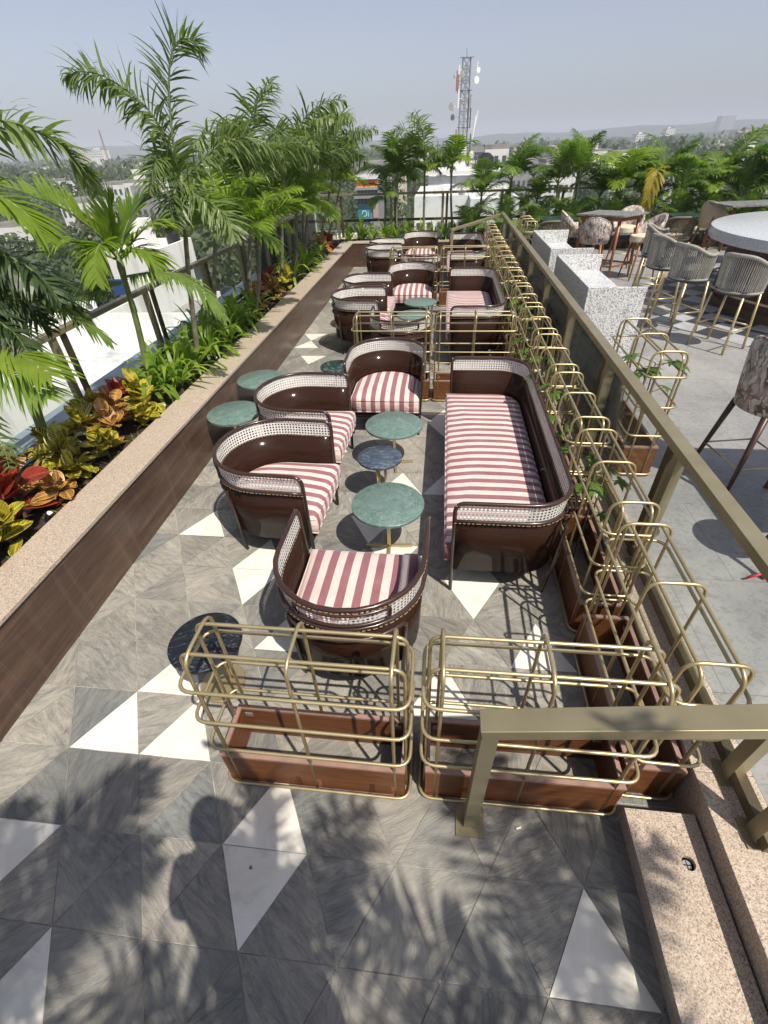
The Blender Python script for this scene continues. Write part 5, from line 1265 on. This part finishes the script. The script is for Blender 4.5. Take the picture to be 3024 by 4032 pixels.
# near roofs on the left below
def roofblock(label, x0, x1, y0, y1, zt, wallm, roof, wins=(), clutter=True):
    t = thing('city_building', label, 'building', ((x0+x1)/2, y0, GZ)); X = (x1-x0)/2; D_ = y1-y0; H = zt-GZ; FOOT.append((x0-1, x1+1, y0-1, y1+1))
    m = MB(); m.box((-X, 0, 0), (X, D_, H)); m.build('wall', wallm, t)
    m = MB(); m.box((-X+.25, .25, H+.001), (X-.25, D_-.25, H+.04)); m.build('roof', roof, t)
    m = MB(); m.box((-X, 0, H), (X, .25, H+.7)); m.box((-X, D_-.25, H), (X, D_, H+.7)); m.box((-X, .25, H), (-X+.25, D_-.25, H+.7)); m.box((X-.25, .25, H), (X, D_-.25, H+.7)); m.build('parapet', wallm, t)
    if clutter: m = MB(); m.box((-X*.8, D_*.62, H+.041), (-X*.25, D_*.92, H+2.4)); m.build('stair_tower', wallm, t)
    if clutter: m = MB(); m.lathe([(.55, H+.041), (.6, H+.1), (.6, H+1.2), (.3, H+1.45), (.15, H+1.46)], 14, 0, (X*.55, D_*.8)); m.build('water_tank', 'black_plastic', t, smooth=True, auto=40)
    m = MB(); m.tube([(-X+.5, .6, H+.1), (X-.5, .6, H+.1), (X-.5, D_-.6, H+.1)], .05, 6); m.build('roof_pipe', 'steel', t)
    for side, p, z, w_, h_ in wins:
        m = MB()
        if side == 'f': m.box((p-w_/2, -.05, z-h_/2), (p+w_/2, -.003, z+h_/2))
        else: m.box((X+.003, p-w_/2, z-h_/2), (X+.05, p+w_/2, z+h_/2))
        m.build('window', 'window_dark' if w_ < 2.4 else 'window_blue', t)
    return t
roofblock('big bare white roof below the left railing', -20.5, -11.2, 15.0, 25.2, -5.2, 'white_wall', 'roof_white', (), False)
roofblock('grey terrace roof with small sheds behind the bare white roof', -23.5, -13.0, 30.0, 40.0, -7.5, 'white_wall', 'roof_grey', [('f', -2, 15, 1.2, 1.6), ('f', 1.5, 15, 1.2, 1.6)])
_a, _b = aty(232, 560, 41), aty(352, 560, 41)
roofblock('white house with blue glass bay below the lime palm', _a.x, _b.x, 41, 47.0, _a.z, 'white_wall', 'roof_white', [('f', -1.7, _a.z-GZ-2.2, 2.5, 1.3), ('f', 1.0, _a.z-GZ-2.2, 2.5, 1.3), ('f', 2.9, _a.z-GZ-1.6, .6, 1.5), ('f', 0, _a.z-GZ-5, 1.0, 1.4), ('f', 2.2, _a.z-GZ-5, 1.0, 1.4), ('s', 2.5, _a.z-GZ-2, 1.2, 1.5), ('s', 5.5, _a.z-GZ-2, 1.2, 1.5)])
roofblock('beige apartment house at the left edge below the railing', -27, -21.5, 15.5, 26, -9.0, 'beige_wall', 'roof_grey', [('s', 2+q*2.6, 13-3*f, 1.1, 1.5) for q in range(4) for f in range(3)]+[('f', -1.5, 12.6, 1.1, 1.5), ('f', 1.3, 12.6, 1.1, 1.5)])
roofblock('white low roof under the near left bed', -13.5, -7.5, 5.0, 13.5, -9.5, 'white_wall', 'roof_white', (), False)
roofblock('white house right of the grey terrace roof', -12.5, -7.5, 33, 41, -8.0, 'white_wall', 'roof_white', [('f', -2, 15.5, 1.2, 1.5), ('f', .3, 15.5, 1.2, 1.5), ('f', 2.4, 15.5, 1.2, 1.5)])
roofblock('pale house behind the foxtail palms', -10.0, -2.5, 46, 55, -7.0, 'cream_wall', 'roof_grey', [('f', -2, 14.5, 1.2, 1.5), ('f', .3, 14.5, 1.2, 1.5), ('f', 2.4, 14.5, 1.2, 1.5)])
for i in range(4):
    t = thing('ac_unit', '%s white air conditioner from the left on the edge of the bare white roof' % ORD[i], 'air conditioner', (-19.8+i*.62, 25.25, -4.48), 0, 'air conditioners on the bare white roof')
    m = MB(); m.box((-.24, -.13, .1), (.24, .13, .58)); m.build('casing', 'white_paint', t); m = MB(); m.tube([(0, -.139, .34), (0, -.132, .34)], .17, 14); m.build('fan_grille', 'dark_wall', t)
    m = MB(); m.box((-.22, -.11, 0), (-.18, .11, .099)); m.box((.18, -.11, 0), (.22, .11, .099)); m.build('bracket', 'steel', t)
# billboard frame
t = thing('billboard_frame', 'open steel billboard frame seen between the left palms', 'billboard', (-9.5, 47, -7)); m = MB()
for i in range(6): m.beam((-2.6+i*1.04, 0, 0), (-2.6+i*1.04, 0, 3.6), .09, .09)
m.build('uprights', 'steel', t); m = MB()
for i in range(5): m.beam((-2.8, .1, .3+i*.8), (2.8, .1, .3+i*.8), .07, .07)
m.build('crossbars', 'steel', t)
# telecom tower
def tower():
    Y = 88; c = aty(994, 390, Y); top = aty(996, 126, Y); z0 = c.z-3; z1 = top.z; x = c.x
    t = thing('telecom_tower', 'tall slim telecom lattice tower with dishes and antennas', 'tower', (x, Y, GZ)); o = Vector((x, Y, GZ))
    zb = z0-GZ; zt = z1-GZ; h = zt-zb; wd = lambda f: .72-.2*f
    def ring(f): q = wd(f); z = zb+h*f; return [Vector((-q, -q, z)), Vector((q, -q, z)), Vector((q, q, z)), Vector((-q, q, z))]
    for k in range(4):
        m = MB(); m.tube([Vector((ring(0)[k].x, ring(0)[k].y, 0)), ring(0)[k], ring(1)[k]], .10, 5); m.build('leg', 'steel', t)
    m = MB(); n = 15
    for i in range(n+1):
        a = ring(i/n)
        for k in range(4): m.beam(a[k], a[(k+1) % 4], .075, .075)
        if i < n:
            b = ring((i+1)/n)
            for k in range(4): m.beam(a[k], b[(k+1) % 4], .065, .065); m.beam(a[(k+1) % 4], b[k], .065, .065)
    m.build('lattice', 'steel', t)
    m = MB(); m.tube([(0, 0, zt), (-.1, 0, zt+.95)], .03, 5); m.build('lightning_rod', 'dark_wall', t)
    m = MB(); m.box((-.14, -wd(.5)-.1, zb), (.14, -wd(.5)-.02, zt-.5)); m.build('cable_ladder', 'steel', t)
    for f, sx, L_, tilt, mm in ((.86, -1.25, 2.1, 0, 'rust_red'), (.84, -1.05, 1.9, 0, 'rust_red'), (.36, -1.35, 2.6, 0, 'rust_red'), (.34, -1.1, 2.4, 0, 'rust_red'), (.26, -1.95, 2.6, -.06, 'white_paint'), (.95, 1.45, .8, .12, 'white_paint'), (.55, 1.55, 2.9, .10, 'white_paint'), (.60, 1.75, 2.3, .2, 'white_paint'), (.62, .9, 2.2, 0, 'dark_wall'), (.45, 1.1, 2.2, 0, 'dark_wall'), (.93, -.95, .9, 0, 'white_paint'), (.75, -.9, 2., 0, 'white_paint'), (.72, .8, 1.8, 0, 'steel'), (.50, -1., 1.6, 0, 'rust_red'), (.18, -1.2, 1.9, 0, 'white_paint'), (.30, .95, 1.7, 0, 'dark_wall')):
        z = zb+h*f; m = MB(); m.beam((sx-tilt*L_/2, -wd(f)-.25, z-L_/2), (sx+tilt*L_/2, -wd(f)-.25, z+L_/2), .17, .12); m.beam((sx*.5, -wd(f), z), (sx, -wd(f)-.25, z), .05, .05); m.build('panel_antenna', mm, t)
    for f, sx, r, mm in ((.70, -1.75, .46, 'dish_cream'), (.63, -1.5, .36, 'steel'), (.89, -1.5, .24, 'white_paint'), (.90, -.5, .36, 'dish_cream'), (.92, 1.5, .32, 'white_paint'), (.86, 1.35, .40, 'white_paint'), (.37, 1.35, .45, 'dish_cream'), (.30, 1.5, .42, 'dish_cream'), (.22, .95, .38, 'dish_cream')):
        z = zb+h*f; m = MB(); d = Vector((.5 if sx > 0 else -.6, -.8, 0)).normalized(); p = Vector((sx, -wd(f)-.3, z)); m.tube([p, p+d*.12, p+d*.2], [r*.5, r*.97, r], 18); m.beam(Vector((sx*.4, -wd(f), z)), p, .06, .06); m.build('dish_antenna', mm, t)
    for f in (1., .8, .56, .42, .18):
        z = zb+h*f; m = MB(); m.beam((-.95, -wd(f)-.12, z), (.95, -wd(f)-.12, z), .06, .06); m.build('mount_arm', 'dark_wall', t)
tower()
t = thing('radio_mast', 'thin pale radio mast far away on the left horizon', 'mast', (aty(229, 330, 820).x, 820, GZ)); m = MB(); zz = aty(216, 280, 820).z-GZ
for q in range(3): a = q*2.1; m.beam((2.2*math.cos(a), 2.2*math.sin(a), 0), (.5*math.cos(a), .5*math.sin(a), zz), .5, .5)
for q in range(14): m.beam((-1.9+.1*q, 0, zz*q/14), (1.7-.1*q, 0, zz*(q+.7)/14), .3, .3)
m.build('mast_lattice', 'rust_red', t)
# ------------------------------------------------------------------ trees of the city
def blocked(x, y, r=2):
    return any(a-r < x < b+r and c-r < y < d+r for a, b, c, d in FOOT)
def canopy(m, c, r, h, n, q, rnd):
    """crown made of many small leaf clump faces gathered in lobes"""
    lobes = [(Vector((rnd.gauss(0, .45)*r, rnd.gauss(0, .45)*r, rnd.uniform(-.35, .45)*h)), rnd.uniform(.35, .6)) for _ in range(7)]
    for i in range(n):
        lb, lr = lobes[rnd.randrange(7)]
        d = Vector((rnd.gauss(0, 1), rnd.gauss(0, 1), rnd.gauss(0, .8)+.25)).normalized(); p = c+lb+Vector((d.x*r*lr, d.y*r*lr, d.z*h*lr))*rnd.uniform(.75, 1.05)
        nn = (d+Vector((rnd.gauss(0, .5), rnd.gauss(0, .5), rnd.gauss(0, .5)))).normalized(); a = nn.orthogonal().normalized(); b = nn.cross(a); s = q*rnd.uniform(.6, 1.3); th = rnd.uniform(0, 3.14); a, b = a*math.cos(th)+b*math.sin(th), b*math.cos(th)-a*math.sin(th)
        m.add([p-a*s, p-b*s*.55, p+a*s, p+b*s*.55], [(0, 1, 2, 3)])
rnd = random.Random(77)
near = [(-16, 53, 5.5, 9, 'dark tree just behind the white house with blue glass bay'), (-32, 36, 6.5, 12, 'big dark tree at the left edge behind the roofs'), (-36, 50, 7, 13, 'tall dark tree at the far left edge above the railing'), (-26, 56, 6, 12, 'rounded dark tree left of the lime palm'),
 (-20, 27.8, 2.6, 9, 'tree squeezed behind the bare white roof'), (-30, 28, 4.5, 11, 'dark tree left of the bare white roof'), (-22.5, 12.5, 2.6, 7, 'small tree before the beige apartment house'), (-45, 62, 8, 13, 'broad tree beyond the left edge roofs'), (-13, 62, 6, 11, 'tree behind the billboard frame'), (-4, 62, 6, 11, 'tree behind the foxtail palms'), (5, 58, 5, 11, 'dark tree left of the arched white building'), (-3, 44, 3, 11, 'tree before the pale house')]
for i, (x, y, r, h, lb) in enumerate(near):
    t = thing('city_tree', lb, 'tree', (x, y, GZ), 0, 'trees among the nearer roofs'); m = MB(); m.tube([(0, 0, 0), (.3, .1, h*.5), (.1, 0, h*.95)], [.4, .3, .15], 7)
    for q in range(5): a = q*1.26; m.tube([(.2, 0, h*.55), (r*.5*math.cos(a), r*.5*math.sin(a), h*1.0)], [.16, .06], 5)
    m.build('trunk', 'palm_trunk', t)
    m = MB(); canopy(m, Vector((0, 0, h*1.05)), r*1.15, h*.55, 2600 if y < 45 else 2000, .42, rnd); m.build('crown', 'tree_leaf' if i % 3 else 'tree_leaf_light', t)
m = MB(); m2 = MB()
cnt = 0
while cnt < 2600:
    y = 60*math.exp(rnd.uniform(0, 3.15)); x = rnd.uniform(-1.0, 1.25)*y
    if blocked(x, y, 1.0+y*.003): continue
    k = max(1, y/170); r = rnd.uniform(3.5, 6.5)*min(k, 2.6); h = rnd.uniform(9, 15)*(min(k, 1.35))
    gz = GZ+ (max(0, (y-1300)/600*12) if y > 1250 else 0)
    canopy(m if rnd.random() < .75 else m2, Vector((x, y, gz+h*.75)), r, h*.6, int(150 if y < 140 else 80 if y < 400 else 40), .85*max(.8, min(k, 4))*(.75 if y < 140 else 1), rnd); cnt += 1
for mm, nm, mt, lb in ((m, 'woodland', 'tree_leaf', 'dark green treetops spreading over the city to the hills'), (m2, 'woodland', 'tree_leaf_light', 'lighter green treetops scattered between the city houses')):
    o = mm.build(nm, mt); o['kind'] = 'stuff'; tag(o, lb, 'woodland')
# ------------------------------------------------------------------ haze
m = bpy.data.materials.new('haze'); m.use_nodes = True; nt = m.node_tree; nt.nodes.clear()
out = nt.nodes.new('ShaderNodeOutputMaterial'); pv = nt.nodes.new('ShaderNodeVolumePrincipled'); pv.inputs['Color'].default_value = (.70, .735, .85, 1); pv.inputs['Density'].default_value = .00044; pv.inputs['Anisotropy'].default_value = -.1
nt.links.new(pv.outputs[0], out.inputs['Volume'])
mb = MB(); mb.box((-7500, -400, GZ-3), (7500, 7500, 110)); o = mb.build('haze', m); o['kind'] = 'stuff'; tag(o, 'pale blue grey haze over the city', 'haze')
# ------------------------------------------------------------------ the photographer, whose shadow falls on the paving
def person():
    t = thing('person', 'person in a dark shirt holding a phone up with both hands, behind the camera', 'person', (1.62, -.90, .3))
    J = [((0,0,.95),.15),((0,0,1.12),.14),((0,.0,1.36),.16),((0,.02,1.50),.075),((0,.05,1.56),.065),
         ((.10,0,.90),.095),((.11,.03,.50),.062),((.11,-.02,.08),.045),((.12,.13,.045),.04),
         ((-.10,0,.90),.095),((-.11,.03,.50),.062),((-.11,-.02,.08),.045),((-.12,.13,.045),.04),
         ((.19,.0,1.42),.065),((.25,.15,1.74),.05),((.15,.20,2.00),.036),((.14,.21,2.07),.03),
         ((-.19,.0,1.42),.065),((-.25,-.02,1.16),.048),((-.20,.16,1.02),.036),((-.17,.22,1.0),.03),
         ((0,.06,1.66),.088),((0,.06,1.76),.085)]
    E_ = [(0,1),(1,2),(2,3),(3,4),(0,5),(5,6),(6,7),(7,8),(0,9),(9,10),(10,11),(11,12),(2,13),(13,14),(14,15),(15,16),(2,17),(17,18),(18,19),(19,20),(4,21),(21,22)]
    nb = len(J)
    for sx, root in ((1, 16), (-1, 20)):
        bx = J[root][0]
        for q in range(5):
            a = (bx[0]-sx*(.035-.017*q), bx[1]+.0, bx[2]+.03-(.03 if q == 4 else 0)); l = (.045, .05, .048, .04, .035)[q]
            J.append((a, .009)); J.append(((a[0]-sx*.012, a[1]+.008, a[2]+l*.6), .0085)); J.append(((a[0]-sx*.03, a[1]+.0, a[2]+l), .0075)); k = len(J)-3; E_ += [(root, k), (k, k+1), (k+1, k+2)]
    me = bpy.data.meshes.new('body'); me.from_pydata([j[0] for j in J], E_, []); o = bpy.data.objects.new('body', me); C.objects.link(o); o.parent = t
    md = o.modifiers.new('skin', 'SKIN'); o.modifiers.new('sub', 'SUBSURF').levels = 2
    for v, j in zip(me.skin_vertices[0].data if me.skin_vertices else [], J): v.radius = (j[1], j[1])
    if not me.skin_vertices:
        bm = bmesh.new(); bm.from_mesh(me); ly = bm.verts.layers.skin.verify(); bm.verts.ensure_lookup_table()
        for v, j in zip(bm.verts, J): v[ly].radius = (j[1], j[1])
        bm.verts[0][ly].use_root = True; bm.to_mesh(me); bm.free()
    me.materials.append(M['skin'])
    m = MB(); m.lathe([(.185, .98), (.19, 1.15), (.205, 1.34), (.16, 1.46), (.075, 1.51)], 20); sh = m.build('shirt', 'shirt', t, smooth=True); sh.scale = (1.08, .78, 1)
    m = MB(); m.lathe([(.098, 1.68), (.096, 1.74), (.075, 1.81), (.03, 1.845), (.001, 1.846)], 18, 0, (0, .05)); m.build('hair', 'black_plastic', t, smooth=True)
    for sx in (-1, 1):
        m = MB(); m.tube([(sx*.10, 0, .97), (sx*.11, .03, .5), (sx*.11, -.02, .1)], [.115, .085, .07], 12); m.build('trouser_leg', 'trousers', t, smooth=True)
    for sx in (-1, 1):
        m = MB(); m.tube([(sx*.033, .158, 1.69), (sx*.033, .162, 1.69)], .010, 8); m.build('eye', 'black_plastic', t)
    m = MB(); m.tube([(0, .14, 1.69), (0, .175, 1.655), (0, .145, 1.645)], [.01, .014, .008], 7); m.build('nose', 'skin', t, smooth=True)
    p = thing('phone', 'dark phone held up by the person behind the camera', 'phone', (1.69, -.69, 2.44)); m = MB(); m.box((-.075, -.005, -.037), (.075, .004, .037)); m.build('phone_body', 'black_plastic', p, bevel=.004)
person()
# ------------------------------------------------------------------ light, sky, camera
w = bpy.data.worlds.new('World'); SC.world = w; w.use_nodes = True; nt = w.node_tree
sky = nt.nodes.new('ShaderNodeTexSky'); sky.sky_type = 'NISHITA'; sky.sun_disc = False
SUN = Vector((.45, -.46, 1)).normalized()
sky.sun_elevation = math.asin(SUN.z); sky.sun_rotation = math.atan2(SUN.x, SUN.y)
sky.altitude = 300; sky.air_density = 1.0; sky.dust_density = 2.2; sky.ozone_density = 4.5
bg = nt.nodes['Background']; bg.inputs[1].default_value = .10; hs = nt.nodes.new('ShaderNodeHueSaturation'); hs.inputs['Saturation'].default_value = .60; hs.inputs['Hue'].default_value = .515; hs.inputs['Value'].default_value = 1.02; nt.links.new(sky.outputs[0], hs.inputs['Color']); nt.links.new(hs.outputs[0], bg.inputs[0])
ld = bpy.data.lights.new('sun', 'SUN'); ld.energy = 4.4; ld.angle = R(.55); ld.color = (1, .93, .82)
lo = bpy.data.objects.new('sun', ld); C.objects.link(lo); lo.rotation_euler = SUN.to_track_quat('Z', 'Y').to_euler(); lo.location = (20, -20, 40)
cd = bpy.data.cameras.new('camera'); cam = bpy.data.objects.new('camera', cd); C.objects.link(cam)
cd.sensor_fit = 'HORIZONTAL'; cd.sensor_width = 36; cd.lens = 36*F_PX/3024; cd.clip_start = .05; cd.clip_end = 20000
cam.matrix_world = Matrix(((_R.x, _U.x, -_F.x, CAM.x), (_R.y, _U.y, -_F.y, CAM.y), (_R.z, _U.z, -_F.z, CAM.z), (0, 0, 0, 1)))
SC.camera = cam
SC.view_settings.view_transform = 'Standard'; SC.view_settings.look = 'None'; SC.view_settings.exposure = .36; SC.view_settings.gamma = 1
SC.cycles.volume_bounces = 1; SC.cycles.transparent_max_bounces = 24
